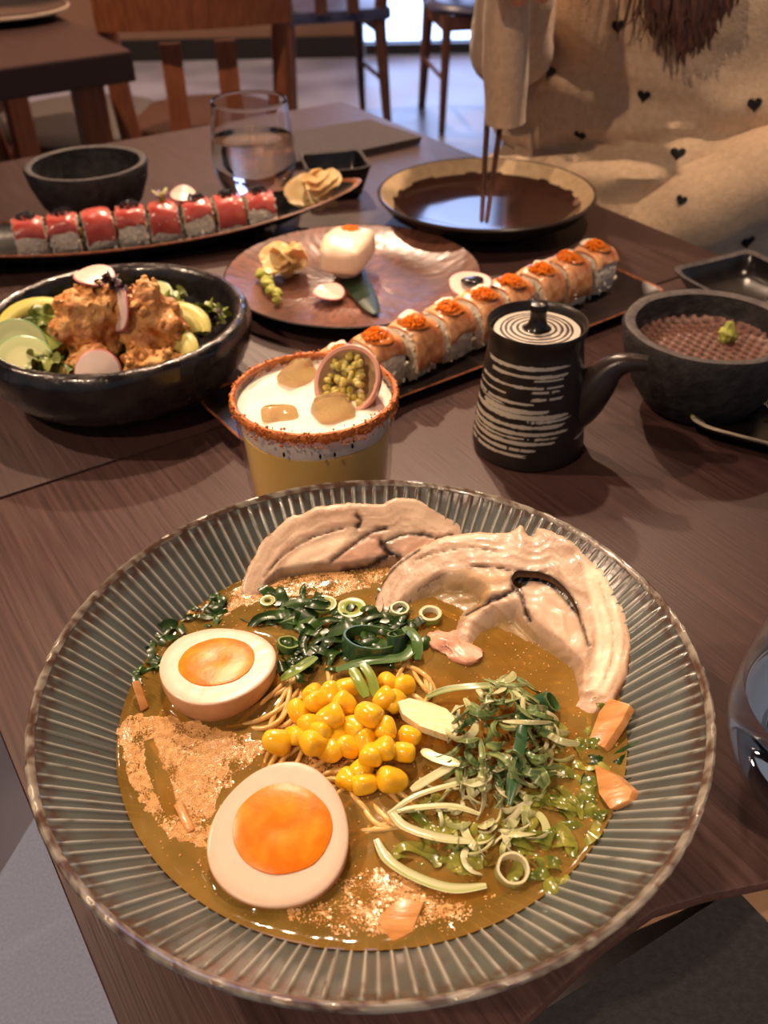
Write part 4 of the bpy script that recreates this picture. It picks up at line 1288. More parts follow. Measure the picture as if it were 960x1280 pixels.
# passion fruit half leaning inside the rim
pf = at(434, 476, .0905)
nrm = V(-.42, -.62, .66).normalized()
ux = nrm.cross(V(0, 0, 1)).normalized(); uy = nrm.cross(ux) * -1
if uy.z < 0: uy = -uy
t = thing('passion_fruit', 'halved passion fruit with green yellow pulp leaning on the cocktail rim', 'fruit', pf)
Bm = basis(ux, uy, nrm)
pr = [(0, -.0150), (.010, -.0135), (.0165, -.0085), (.0195, -.003), (.0202, .0008), (.0194, .0016), (.0176, .0010), (.0170, -.002), (.0140, -.0075), (.008, -.0105), (0, -.0115)]
mb = MB().lathe(pr, 44)
cols = []
mb.v = [tuple(Bm @ Vector(v)) for v in mb.v]
mb.c = []
for k, (r, z) in enumerate(pr):
    cc = (.30, .10, .085) if k < 4 else ((.62, .32, .24) if k < 7 else (.60, .42, .24))
    mb.c += [cc] * 44
put('rind', mb, mat('passion_rind', (1, 1, 1, 1), attr=True, rough=.4, sss=.2, sssr=.002), t)
pm, ps = MB(), MB()
rr = random.Random(8)
for k in range(90):
    a, q = rr.uniform(0, 2 * pi), .0150 * sqrt(rr.random())
    x, y = q * cos(a), q * sin(a)
    if x * -.8 + y * .5 > .0085: continue
    z = -.0035 + rr.uniform(-.002, .003)
    pm.blob(Bm @ V(x, y, z), (.0026, .0019, .0022), 9, 7, rot=Bm @ rotz(a))
    if k % 5 == 0: ps.blob(Bm @ V(x, y, z + .0012), (.0014, .0009, .001), 8, 6, rot=Bm @ rotz(a))
o = put('pulp', pm, mat('passion_pulp', srgb(170, 150, 56), srgb(222, 208, 132), scale=260, rough=.1, sss=.4, sssr=.003, coat=.5), t); o['kind'] = 'stuff'
put('seeds', ps, mat('passion_seed', srgb(70, 66, 26), rough=.25), t)

# ---------------------------------------------------------------- soy sauce pot
t = thing('soy_sauce_pot', 'small black soy sauce pot with white brushed stripes and a spout', 'pot', (.0955, .5275, 0))
t.scale = (1, 1, .93)
prof = [(0, 0), (.0335, 0), (.0358, .0015), (.0362, .005)] + [(.0362 - .0070 * ((z - .006) / .074) ** 1.15, z) for z in [.006 + .074 * k / 180 for k in range(181)]] + [(.0290, .083), (.0298, .088), (.0310, .0925), (.0305, .0940), (.0292, .0932), (.0280, .089), (.0272, .0860), (.0265, .0855)]
stripes = [(.0745, .0012, 195, 300, 0), (.0690, .0010, 205, 300, 1), (.0665, .0007, 262, 300, 2), (.0615, .0009, 185, 296, 3), (.0585, .0008, 262, 292, 4), (.0555, .0007, 178, 230, 5), (.0535, .0010, 262, 295, 6), (.050, .0009, 176, 262, 7), (.0478, .0006, 180, 235, 8), (.0445, .0016, 200, 278, 9), (.0405, .0017, 176, 301, 10), (.0375, .0009, 258, 302, 11), (.0335, .0014, 176, 300, 12), (.0285, .0013, 178, 298, 13), (.0250, .0008, 182, 292, 14), (.0215, .0012, 176, 285, 15), (.0165, .0010, 180, 270, 16), (.0120, .0011, 182, 262, 17), (.0180, .0009, 318, 345, 18)]
def potcol(r, z, th, k):
    d = math.degrees(th) % 360
    for zc, hw, a0, a1, s in stripes:
        zz = zc + .0012 * sin((d - 180) / 70)
        ed = 1 + .5 * nz((d * .045, s * 3.3, 0)) + .25 * nz((d * .2, s * 5.3, 2))
        gap = nz((d * .16, zc * 900, s)) > .38 and hw < .0012
        if a0 + 6 * nz((s, 1, z * 900)) <= d <= a1 + 14 * nz((z * 420, s, 0)) and abs(z - zz) < hw * ed * (1.05 - .35 * max(0, (d - a1 + 25) / 25)) and not gap:
            return (.50, .45, .37)
    return (.020, .015, .013)
M_POT = mat('black_pot_glaze', (1, 1, 1, 1), attr=True, rough=.33, bump=.15, bscale=200)
put('body', MB().lathe(prof, 300, colf=potcol), M_POT, t)
# lid with concentric rings and a knob
lp = [(0, .0895)] + [(.0262 * k / 60, .0895 - .0012 * (k / 60) ** 2) for k in range(1, 61)] + [(.0266, .0875)]
def lidcol(r, z, th, k):
    q = r + .0004 * sin(th + 1)
    for a0, a1 in ((.0090, .0108), (.0125, .0146), (.0163, .0180), (.0196, .0208), (.0224, .0262)):
        if a0 < q < a1: return (.58, .52, .44)
    return (.03, .02, .018) if q > .006 else (.06, .045, .05)
lid = put('lid', MB().lathe(lp, 90, colf=lidcol), M_POT, t)
put('knob', MB().lathe([(.0085, .0893), (.0062, .0915), (.0050, .096), (.0050, .1010), (.0056, .1045), (.0050, .1065), (.002, .1075), (0, .1076)], 32), M_POT2 if 'M_POT2' in globals() else mat('black_knob_glaze', srgb(30, 25, 24), rough=.25), lid)
sp, sr = curve_pts([(V(.020, -.004, .022), .014), (V(.030, -.006, .036), .0145), (V(.0385, -.008, .052), .0125), (V(.046, -.0095, .0635), .0088), (V(.055, -.0115, .0690), .0066), (V(.0665, -.014, .0695), .0052)], 8)
mb = MB().tube(sp, sr, 20, cap=False)
n_ = len(sp)
base = len(mb.v) - 20
# hollow tip
for ring, bk in ((.7, 0), (.62, .006)):
    b2 = len(mb.v)
    c = sp[-1]; bd = (sp[-2] - sp[-1]).normalized()
    for j in range(20):
        mb.v.append(tuple(c + (Vector(mb.v[len(mb.v) - 20 if False else base + j]) - c) * (ring if ring == .7 else .9) + bd * bk)); mb.c.append((1, 1, 1))
    for j in range(20):
        mb.f.append((base + j, base + (j + 1) % 20, b2 + (j + 1) % 20, b2 + j))
    base = b2
mb.f.append(tuple(base + j for j in range(20)))
put('spout', mb, mat('black_spout_glaze', srgb(44, 36, 33), srgb(56, 46, 42), scale=60, rough=.28), t)

# ================================================================ the ribbed soup bowl and everything in it
BC = Vector((-.0064, .2522, 0))
BZ = .0550                                   # broth level
BPROF = [(0, .0165), (.03, .0172), (.055, .0215), (.075, .0335), (.090, .0478), (.098, .0550), (.110, .0648), (.119, .0719), (.1235, .0756)]
def wall_z(r):
    for (r0, z0), (r1, z1) in zip(BPROF, BPROF[1:]):
        if r0 <= r <= r1: return z0 + (z1 - z0) * (r - r0) / (r1 - r0)
    return .0756 if r > .1 else .0165
t = thing('soup_bowl', 'large grey green ribbed stoneware bowl filled with ramen', 'bowl', BC)
NRIB = 148
rr = random.Random(2)
rib_off = [rr.uniform(-.22, .22) for _ in range(NRIB)]
rib_h = [rr.uniform(.75, 1.2) for _ in range(NRIB)]
NA = NRIB * 10
rows, cols = [], []
rad_list = [.0, .02, .04, .055, .065, .075, .082, .088, .092, .096, .099, .102, .105, .108, .111, .114, .1165, .119, .121, .1225, .1235]
for r in rad_list:
    z = wall_z(r)
    row = []
    fade = min(1, max(0, (r - .06) / .012)) * min(1, max(0, (.1238 - r) / .0035))
    for j in range(NA):
        u = j / 10
        k = int(u) % NRIB
        d = (u - int(u)) - .5 - rib_off[k] * .35
        g = exp(-(d / .115) ** 2) * rib_h[k]
        th = 2 * pi * j / NA
        p = (r * cos(th), r * sin(th))
        n1 = nz((p[0] * 55, p[1] * 55, 2), 1, 3)
        n2 = nz((p[0] * 320, p[1] * 320, 1), 1, 6)
        n3 = nz((cos(th) * 40, sin(th) * 40, r * 500), 1, 9)
        row.append((p[0], p[1], z + .0011 * g * fade - .00025 * fade + .00015 * n1))
        base = Vector((.076, .088, .081)) * (1 + .35 * n1)
        ridge = Vector((.41, .405, .35)) * (1 + .2 * n1)
        c = base.lerp(ridge, min(1, g * fade * (1.0 + .25 * n2)))
        if r > .116:                              # iron speckles breaking through the glaze near the lip
            w = max(0, min(1, (r - .1175) / .003)) * max(0, min(1, .45 + 2.2 * n3 + (.5 - g)))
            c = c.lerp(Vector((.060, .032, .022)), .85 * w)
        if n2 > .52 and r > .09: c = c.lerp(Vector((.08, .05, .035)), .6)
        cols.append(tuple(c))
    rows.append(row)
put('inner_wall', MB().grid(rows, closed_u=True, col=cols), mat('grey_green_glaze', (1, 1, 1, 1), attr=True, rough=.24, spec=.5, coat=.25, bump=.12, bscale=240), t, smooth=80)
rows, cols = [], []
NA2 = 420
for k, (r, z) in enumerate(((.1235, .0756), (.1245, .0768), (.1257, .0774), (.1266, .0768), (.1269, .0752), (.1258, .0735))):
    row = []
    for j in range(NA2):
        th = 2 * pi * j / NA2
        w = .0003 * nz((cos(th) * 30, sin(th) * 30, k), 1)
        row.append(((r + w) * cos(th), (r + w) * sin(th), z + w))
        n = nz((cos(th) * 22, sin(th) * 22, k * .35), 1, 2) + .6 * nz((cos(th) * 70, sin(th) * 70, k * .6), 1, 4)
        pale = Vector((.29, .265, .215)); brn = Vector((.085, .045, .03))
        m = max(0, min(1, .36 + 1.5 * n + (.28 if k < 2 else -.05)))
        cols.append(tuple(pale.lerp(brn, m)))
    rows.append(row)
put('rim', MB().grid(rows, closed_u=True, col=cols), mat('speckled_rim_glaze', (1, 1, 1, 1), attr=True, rough=.26, coat=.3, bump=.2, bscale=500), t)
put('outer_wall', MB().lathe([(.1258, .0735), (.120, .066), (.105, .048), (.085, .026), (.062, .012), (.050, .009), (.048, 0), (.043, 0), (.041, .006), (0, .007)], 140), mat('outer_glaze', srgb(96, 94, 84), srgb(122, 118, 104), scale=60, rough=.3, coat=.2), t)

def inpoly(x, y, poly):
    c = False
    j = len(poly) - 1
    for i in range(len(poly)):
        if (poly[i][1] > y) != (poly[j][1] > y) and x < (poly[j][0] - poly[i][0]) * (y - poly[i][1]) / (poly[j][1] - poly[i][1]) + poly[i][0]: c = not c
        j = i
    return c
def wp(px, py, z=BZ):
    p = at(px, py, z); return (p.x, p.y)

# eggs: centre, half axes (along e1 and e2), cut-face frame
def frame(center, tilt_dir, tilt, spin):
    """cut-face frame: normal leaning by tilt towards tilt_dir, long axis turned by spin"""
    n = (V(0, 0, 1) * cos(tilt) + tilt_dir.normalized() * sin(tilt)).normalized()
    e1 = V(cos(spin), sin(spin), 0); e1 = (e1 - n * e1.dot(n)).normalized()
    return e1, n.cross(e1), n
e1c, e2c = at(273, 828, BZ + .0085), at(350, 1038, BZ + .0080)
EGGS = [(e1c, frame(e1c, V(0, 1, 0), .13, radians(20)), .0236, .0246, .0085, 'halved soy egg with an oval yolk at the upper left of the soup'),
        (e2c, frame(e2c, V(0, -1, 0), .20, radians(80)), .0258, .0238, .012, 'halved soy egg with a round yolk at the lower centre of the soup')]
M_EGG = mat('egg_white', (1, 1, 1, 1), attr=True, rough=.3, sss=.35, sssr=.004, bump=.06, bscale=220)
M_YOLK = mat('soft_egg_yolk', srgb(238, 118, 4), srgb(252, 156, 30), scale=130, rough=.33, sss=.3, sssr=.003, bump=.2, bscale=330, bdist=.0006, ramp=(.4, .8))
def egg(c, fr, ra, rb, depth, label, yc, yr):
    e1, e2, n = fr
    t = thing('egg_half', label, 'egg', c, 0, 'halved soy eggs in the soup')
    NS_ = 64
    def outline(a, s):
        x, y = cos(a) * ra * s, sin(a) * rb * s
        y *= 1 - .13 * cos(a)                          # one end blunter
        return x, y
    rows, cols = [], []
    seq = [(k / 12, 0.0) for k in range(0, 11)] + [(.95, 0), (.985, -.0002), (.997, -.0007), (1.0, -.0016)]
    for k in range(1, 12):
        ph = pi / 2 * k / 11
        seq.append((cos(ph) ** .8 if k < 11 else 0, -.002 - sin(ph) * (rb * .78)))
    for s, h in seq:
        row = []
        for j in range(NS_):
            a = 2 * pi * j / NS_
            x, y = outline(a, s)
            q = c + e1 * x + e2 * y + n * (h + .0002 * nz((x * 300, y * 300, h * 300), 1))
            row.append(q)
            if h > -.0004: cc = (.73, .58, .46) if s < .9 else (.68, .51, .39)
            else:
                m = .86 + .18 * nz((x * 80, y * 80, h * 80), 1)
                cc = (.62 * m, .36 * m, .20 * m)
            cols.append(cc)
        rows.append(row)
    put('egg_white', MB().grid(rows, closed_u=True, col=cols), M_EGG, t, world=True)
    yx, yy = yc
    rows = []
    for s, h in ((0, .0013), (.25, .0014), (.5, .0013), (.75, .0011), (.9, .0008), (.98, .0004), (1.0, -.0004), (.9, -.003), (0, -.004)):
        row = []
        for j in range(48):
            a = 2 * pi * j / 48
            wv = 1 + .025 * nz((cos(a) * 2, sin(a) * 2, ra * 100), 1)
            x, y = yx + cos(a) * yr[0] * s * wv, yy + sin(a) * yr[1] * s * wv
            dim = -.0007 * exp(-(((x - yx) ** 2 + (y - yy - .001) ** 2) / .003 ** 2)) if h > 0 else 0
            row.append(c + e1 * x + e2 * y + n * (h + dim ))
        rows.append(row)
    put('yolk', MB().grid(rows, closed_u=True), M_YOLK, t, world=True)
    return t
egg(*EGGS[0], (-.0005, .001), (.0155, .0155))
egg(*EGGS[1], (.001, -.0005), (.0160, .0172))

# pork slices lie on two inclined planes: edge under the broth, far edge on the bowl wall
def bowl_hit(px, py, lift):
    d = ray(px, py)
    k = .25
    while k < .8:
        p = CAM + d * k
        r = sqrt((p.x - BC.x) ** 2 + (p.y - BC.y) ** 2)
        if r < .125 and p.z <= wall_z(r) + lift: return p
        k += .0004
    return at(px, py, BZ + .02)
def plane3(a, b, c):
    n = (b - a).cross(c - a).normalized()
    return a, (n if n.z > 0 else -n)
PL2 = plane3(at(474, 760, BZ + .0004), at(748, 884, BZ + .0010), bowl_hit(655, 664, .005))
PL1 = plane3(at(308, 738, BZ + .0012), at(478, 722, BZ + .0012), bowl_hit(450, 630, .005))
M_MEAT = mat('braised_pork', (1, 1, 1, 1), attr=True, rough=.38, spec=.4, sss=.15, sssr=.003, bump=.25, bscale=300, bdist=.0007, coat=.08)
def spline2(pts, step=3.0, closed=True):
    """2D Catmull-Rom through points, resampled about every 'step' pixels"""
    n = len(pts)
    c = [pts[-1]] + list(pts) + [pts[0], pts[1]] if closed else [pts[0]] + list(pts) + [pts[-1]]
    out = []
    for i in range(1, len(c) - 2):
        m = max(2, int(sqrt((c[i + 1][0] - c[i][0]) ** 2 + (c[i + 1][1] - c[i][1]) ** 2) / step))
        for s in range(m):
            t_ = s / m
            out.append(tuple(0.5 * ((2 * c[i][k]) + (c[i + 1][k] - c[i - 1][k]) * t_ + (2 * c[i - 1][k] - 5 * c[i][k] + 4 * c[i + 1][k] - c[i + 2][k]) * t_ ** 2 + (3 * c[i][k] - c[i - 1][k] - 3 * c[i + 1][k] + c[i + 2][k]) * t_ ** 3) for k in range(2)))
    if not closed: out.append(tuple(pts[-1]))
    return out
def dist_poly(Q, pl_, closed=False):
    """distance of every point in Q (n,2) to a polyline, and the position along it"""
    P_ = np.array(pl_, dtype=float)
    A = P_ if closed else P_[:-1]
    B_ = np.roll(P_, -1, 0) if closed else P_[1:]
    best = np.full(len(Q), 1e9); arc = np.zeros(len(Q))
    acc = 0.0
    for a_, b_ in zip(A, B_):
        d = b_ - a_; l2 = max(1e-9, d @ d)
        t_ = np.clip(((Q - a_) @ d) / l2, 0, 1)
        q = np.linalg.norm(Q - (a_ + t_[:, None] * d), axis=1)
        m = q < best
        best[m] = q[m]; arc[m] = acc + t_[m] * sqrt(l2)
        acc += sqrt(l2)
    return best, arc
def inside(Q, poly):
    return np.array([inpoly(q[0], q[1], poly) for q in Q])
def pork(thing_, outline, hole, pl, crevices, soaked, fats, meats, char, seed, split, th=.0048):
    """one slice: outline in the slice's own plane, hole where the roll gapes, dark seams, soaked and fatty areas"""
    p0, nn = pl
    o2 = spline2(outline, 3.0)
    rag = [(x + 1.3 * nz((x * .09, y * .09, seed), 1) + 1.0 * nz((x * .3, y * .3, seed), 1), y + 1.8 * nz((x * .07, y * .07, seed + 4), 1) + 1.5 * nz((x * .28, y * .28, seed + 8), 1)) for x, y in o2]
    h2 = spline2(hole, 2.5) if hole else []
    pts = list(rag) + list(h2)
    edges = [(i, (i + 1) % len(rag)) for i in range(len(rag))]
    edges += [(len(rag) + i, len(rag) + (i + 1) % len(h2)) for i in range(len(h2))]
    xs, ys = [p[0] for p in rag], [p[1] for p in rag]
    y = min(ys)
    while y < max(ys):
        x = min(xs) + (1.3 if int(y) % 2 else 0)
        while x < max(xs):
            q = (x + .5 * nz((x, y, 1), .7), y + .5 * nz((x, y, 5), .7))
            if inpoly(q[0], q[1], rag) and not (h2 and inpoly(q[0], q[1], h2)): pts.append(q)
            x += 2.7
        y += 2.4
    res = delaunay_2d_cdt([Vector(p) for p in pts], edges, [], 1, 1e-4)
    Q = np.array([[v.x, v.y] for v in res[0]])
    tris = [tuple(f) for f in res[2]]
    if h2:
        tris = [f for f in tris if not inpoly(Q[list(f), 0].mean(), Q[list(f), 1].mean(), h2)]
    d_out, arc = dist_poly(Q, rag, True)
    H = np.zeros(len(Q))
    base_fat, base_meat = np.array((.55, .40, .28)), np.array((.37, .23, .15))
    st = np.array([nz((d_ * .13 + .6 * nz((a_ * .02, 0, seed), 1), a_ * .008, seed), 1) + .5 * nz((d_ * .42, a_ * .03, seed + 2), 1) + .25 * nz((d_ * .9, a_ * .12, seed + 5), 1) for d_, a_ in zip(d_out, arc)])
    w = np.clip(.38 + .95 * st, 0, 1)
    w = np.where(d_out < 9, w * .35, w)
    def soft(poly, s=5.0):
        d, _ = dist_poly(Q, poly, True)
        return np.clip(.5 + np.where(inside(Q, poly), d, -d) / (2 * s), 0, 1)
    w = np.clip(w * 1.15, 0, 1)
    Cc = base_fat * (1 - w[:, None]) + base_meat * w[:, None]
    for poly, cf in fats:
        k = soft(poly, 3)[:, None]
        Cc = Cc * (1 - k) + np.array(cf) * (1 + .12 * st[:, None]) * k
    for poly, cf in meats:
        k = soft(poly, 4)[:, None]
        Cc = Cc * (1 - k) + (np.array(cf) * (1 + .28 * st[:, None])) * k
    mott = np.array([nz((q[0] * .05, q[1] * .05, seed + 6), 1) for q in Q])
    for poly, s, dep in soaked:
        k = soft(poly, s)
        H -= dep * k
        kk = (k * (.85 + .2 * mott))[:, None].clip(0, 1)
        Cc = Cc * (1 - kk) + np.array((.22, .135, .040)) * (1 + .35 * mott[:, None]) * kk
    for line, wd, strength in crevices:
        d, a_ = dist_poly(Q, spline2(line, 3.0, False))
        nse = np.array([nz((x_ * .12, wd, seed + 11), 1) for x_ in a_])
        g = np.exp(-(d / (1.2 * wd * (1 + .7 * nse))) ** 2)
        H -= .0009 * g
        k = (g * strength * 1.35).clip(0, 1)[:, None]
        Cc = Cc * (1 - k) + np.array((.022, .009, .005)) * k
    nchar = np.array([nz((a_ * .05, seed, 3), 1) + .6 * nz((a_ * .22, seed, 9), 1) for a_ in arc])
    for (poly, amt) in char:
        k = np.exp(-(d_out / (3.2 + 1.5 * nchar)) ** 2) * inside(Q, poly) * np.clip(amt + 1.2 * nchar, 0, 1)
        Cc = Cc * (1 - k[:, None]) + np.array((.16, .055, .02)) * k[:, None]
    if h2:
        d, a_ = dist_poly(Q, h2, True)
        k = (np.exp(-(d / 2.4) ** 2) * .9)[:, None]
        Cc = Cc * (1 - k) + np.array((.03, .012, .007)) * k
    H += .00035 * st - .0012 * np.exp(-(d_out / 2.0) ** 2) + .0005 * mott
    Pw = [on_plane(q[0], q[1], p0, nn) + nn * float(h) for q, h in zip(Q, H)]
    def emit(name, sel):
        used = sorted({i for f in sel for i in f})
        mp = {i: k for k, i in enumerate(used)}
        n_ = len(used)
        ec = {}
        for f in sel:
            for i in range(3):
                e = (f[i], f[(i + 1) % 3]); ec[tuple(sorted(e))] = ec.get(tuple(sorted(e)), []) + [e]
        mb = MB()
        mb.add([Pw[i] for i in used] + [Pw[i] - nn * th for i in used], [tuple(mp[i] for i in f) for f in sel] + [tuple(mp[i] + n_ for i in f[::-1]) for f in sel] + [(mp[e[0][1]], mp[e[0][0]], mp[e[0][0]] + n_, mp[e[0][1]] + n_) for e in ec.values() if len(e) == 1],
               [tuple(Cc[i]) for i in used] + [(.36, .18, .1)] * n_)
        put(name, mb, M_MEAT, thing_, world=True, smooth=60)
    A_ = [f for f in tris if inpoly(Q[list(f), 0].mean(), Q[list(f), 1].mean(), split)]
    sa = set(A_)
    emit('fat_band', [f for f in tris if f not in sa])
    emit('meat_core', A_)
c1 = at(440, 690, BZ)
t = thing('pork_slice', 'rolled pork slice leaning on the back wall of the bowl, left of the pair', 'meat', c1, 0, 'sliced braised pork in the soup')
pork(t, [(304, 746), (307, 716), (318, 694), (332, 670), (346, 660), (360, 645), (380, 640), (400, 631), (445, 627), (470, 629), (500, 621), (522, 623), (540, 634), (562, 645), (586, 662), (560, 685), (530, 705), (510, 735), (480, 758), (420, 770), (350, 764)], None, PL1,
     [([(414, 701), (440, 682), (462, 666), (484, 660)], 1.8, .75), ([(476, 676), (484, 688), (498, 694)], 3.6, 1.0), ([(484, 676), (505, 668), (530, 668), (552, 674), (566, 668)], 1.8, .85), ([(428, 709), (452, 706), (476, 698), (490, 692)], 2.0, .9), ([(446, 644), (452, 650), (447, 658)], 2.6, .9), ([(330, 722), (352, 696), (390, 672), (430, 660)], 1.2, .28), ([(500, 698), (530, 700), (548, 688)], 1.2, .5)],
     [([(326, 772), (336, 728), (352, 715), (392, 708), (432, 708), (470, 702), (496, 700), (530, 705), (512, 740), (480, 772)], 5, .0058)],
     [([(355, 711), (360, 698), (382, 684), (412, 671), (440, 664), (428, 682), (404, 698), (376, 709)], (.74, .56, .40))],
     [([(408, 704), (430, 688), (456, 668), (478, 664), (480, 686), (460, 698), (430, 706)], (.46, .27, .185)), ([(494, 688), (508, 672), (530, 672), (548, 680), (536, 692), (512, 698)], (.50, .31, .22))],
     [([(530, 600), (620, 640), (600, 700), (540, 660)], .7), ([(290, 640), (345, 640), (330, 720), (290, 760)], .15)], 1,
     [(334, 790), (340, 724), (356, 696), (390, 672), (432, 660), (480, 656), (520, 656), (560, 664), (600, 690), (520, 790)])
c2 = at(640, 760, BZ)
t = thing('pork_slice', 'rolled pork slice with a dark seared gap, right of the pair', 'meat', c2, 0, 'sliced braised pork in the soup')
pork(t, [(466, 764), (470, 740), (481, 719), (499, 698), (528, 680), (560, 668), (598, 663), (622, 664), (640, 662), (652, 655), (657, 664), (668, 668), (672, 658), (690, 662), (712, 672), (728, 684), (738, 697), (757, 704), (770, 722), (780, 742), (785, 766), (790, 800), (787, 830), (778, 856), (762, 880), (736, 894), (700, 890), (660, 886), (620, 862), (585, 830), (545, 812), (505, 790)],
     [(645, 714), (662, 714), (684, 718), (702, 730), (716, 748), (724, 768), (716, 762), (702, 744), (684, 731), (664, 727), (650, 735), (640, 726)], PL2,
     [([(642, 738), (625, 745), (604, 752), (582, 762)], 2.3, .95), ([(640, 732), (652, 744), (656, 760), (662, 772)], 2.0, .9), ([(590, 708), (615, 708), (640, 714)], 1.6, .5), ([(724, 770), (731, 790), (736, 806)], 1.6, .7), ([(466, 756), (478, 726), (500, 702), (524, 686)], 2.2, .75), ([(632, 744), (608, 748)], 1.6, .7), ([(520, 700), (548, 690), (585, 684), (620, 688)], 1.0, .25), ([(750, 730), (764, 770), (766, 815), (756, 850)], 1.0, .2)],
     [([(494, 796), (502, 758), (524, 736), (552, 722), (580, 724), (604, 736), (606, 750), (578, 766), (560, 800), (540, 812)], 8, .0056), ([(590, 820), (598, 782), (618, 764), (646, 760), (668, 784), (698, 806), (722, 830), (720, 870), (690, 892), (640, 880)], 9, .0056)],
     [([(728, 700), (752, 714), (770, 745), (778, 790), (774, 836), (756, 868), (736, 862), (744, 830), (746, 790), (738, 750)], (.78, .60, .44))],
     [([(548, 724), (580, 712), (618, 712), (636, 720), (630, 738), (600, 748), (570, 748)], (.48, .31, .17)), ([(656, 736), (684, 740), (706, 760), (724, 788), (730, 812), (716, 812), (690, 786), (666, 762)], (.60, .41, .29))],
     [([(720, 670), (830, 720), (830, 880), (770, 890), (740, 700)], 1.0), ([(455, 690), (500, 680), (490, 770), (455, 780)], .2)], 7,
     [(490, 830), (500, 762), (522, 735), (560, 713), (600, 708), (645, 712), (690, 716), (716, 740), (736, 800), (738, 850), (716, 900), (620, 900)])
tag(put('pork_shred', MB().blob((0, 0, 0), (.0125, .0075, .0020), 40, 14, rot=rotz(-.7), amp=.0050, freq=110, seed=4, octv=3), mat('pink_pork', srgb(196, 140, 116), srgb(222, 172, 146), scale=150, rough=.28, sss=.15, sssr=.002, bump=.3, bscale=260), loc=at(568, 808, BZ + .0004)), 'small pinkish pork shred below the seared slice', 'meat')

# broth: level surface that climbs a little where things break through it
bodies = []
for (c, fr, ra, rb, dp, lb) in EGGS: bodies.append((c.x, c.y, ra * .98, rb * .98, atan2(fr[0].y, fr[0].x)))
def broth_z(x, y):
    z = BZ
    r = sqrt((x - BC.x) ** 2 + (y - BC.y) ** 2)
    z += .0011 * exp(-((.0985 - r) / .0016)) if r < .0985 else .0011
    for cx, cy, a, b, s in bodies:
        dx, dy = x - cx, y - cy
        u, w = dx * cos(s) + dy * sin(s), -dx * sin(s) + dy * cos(s)
        q = (sqrt((u / a) ** 2 + (w / b) ** 2) - 1) * (a + b) / 2
        z += .0020 * exp(-max(0, q) / .0016)
    return z + .00018 * nz((x * 140, y * 140, 0), 1)
rows = []
for k in range(112):
    r = .0986 * (k / 111) ** .9
    rows.append([(BC.x + r * cos(2 * pi * j / 300), BC.y + r * sin(2 * pi * j / 300), broth_z(BC.x + r * cos(2 * pi * j / 300), BC.y + r * sin(2 * pi * j / 300))) for j in range(300)])
low = [(.0955, .0522), (.090, .0472), (.075, .033), (.055, .021), (0, .0168)]
for r, z in low:
    rows.append([(BC.x + r * cos(2 * pi * j / 300), BC.y + r * sin(2 * pi * j / 300), z + .0004) for j in range(300)])
M_BROTH = translucent_liquid('golden_broth', srgb(138, 110, 50), srgb(168, 138, 74), opacity=.5, rough=.05, scale=40, bump=.12, bscale=90)
broth = put('broth', MB().grid(rows, closed_u=True), M_BROTH, world=True, loc=(BC.x, BC.y, .0165))
tag(broth, 'cloudy golden broth filling the ribbed bowl', 'broth', kind='stuff')
# opaque depth of the soup
rows = []
for r, z in ((0, BZ - .006), (.086, BZ - .006), (.0865, BZ - .0095)):
    rows.append([(BC.x + r * cos(2 * pi * j / 90), BC.y + r * sin(2 * pi * j / 90), z + .0012 * nz((r * cos(2 * pi * j / 90) * 60, r * sin(2 * pi * j / 90) * 60, 3), 1)) for j in range(90)])
put('broth_depth', MB().grid(rows, closed_u=True), mat('cloudy_broth_depth', srgb(168, 138, 74), srgb(196, 164, 98), scale=30, rough=.6), broth, world=True)

# golden foam: thousands of small bubbles in drifts on the surface
foam_polys = [[(163, 893), (200, 898), (240, 906), (300, 918), (342, 934), (300, 962), (268, 1000), (258, 1062), (214, 1048), (178, 1008), (156, 964), (148, 912)],
              [(232, 772), (262, 752), (300, 735), (370, 716), (440, 712), (478, 728), (440, 742), (400, 746), (340, 746), (296, 762), (262, 776)],
              [(286, 1100), (330, 1104), (400, 1112), (450, 1086), (520, 1096), (566, 1120), (545, 1160), (450, 1172), (360, 1150)],
              [(340, 905), (400, 900), (440, 940), (420, 985), (360, 960)], [(560, 1120), (620, 1120), (560, 1170), (500, 1180)], [(370, 720), (500, 700), (470, 730), (380, 740)]]
dens = [1.0, .75, .42, .3, .15, .3]
gaps = [[(178, 928), (192, 922), (200, 950), (216, 985), (224, 1020), (206, 1020), (190, 985), (180, 955)], [(150, 830), (250, 830), (250, 880), (240, 905), (170, 880)]]
gw = [[wp(*p) for p in g_] for g_ in gaps]
mb = MB()
rr = random.Random(12)
def bubble(x, y, q, z=None):
    z = broth_z(x, y) if z is None else z
    vs, fs = [], []
    for i, (s, h) in enumerate(((1, 0), (.75, .62))):
        for j in range(6):
            a = j * pi / 3 + i * .5
            vs.append((x + q * s * cos(a), y + q * s * sin(a), z + q * h))
    vs.append((x, y, z + q * .92))
    for j in range(6):
        j2 = (j + 1) % 6
        fs += [(j, j2, 6 + j2, 6 + j), (6 + j, 6 + j2, 12)]
    mb.add(vs, fs)
def in_egg(x, y, m=1.02):
    for cx, cy, a, b, s in bodies:
        dx, dy = x - cx, y - cy
        u, w = dx * cos(s) + dy * sin(s), -dx * sin(s) + dy * cos(s)
        if (u / a) ** 2 + (w / b) ** 2 < m: return True
    return False
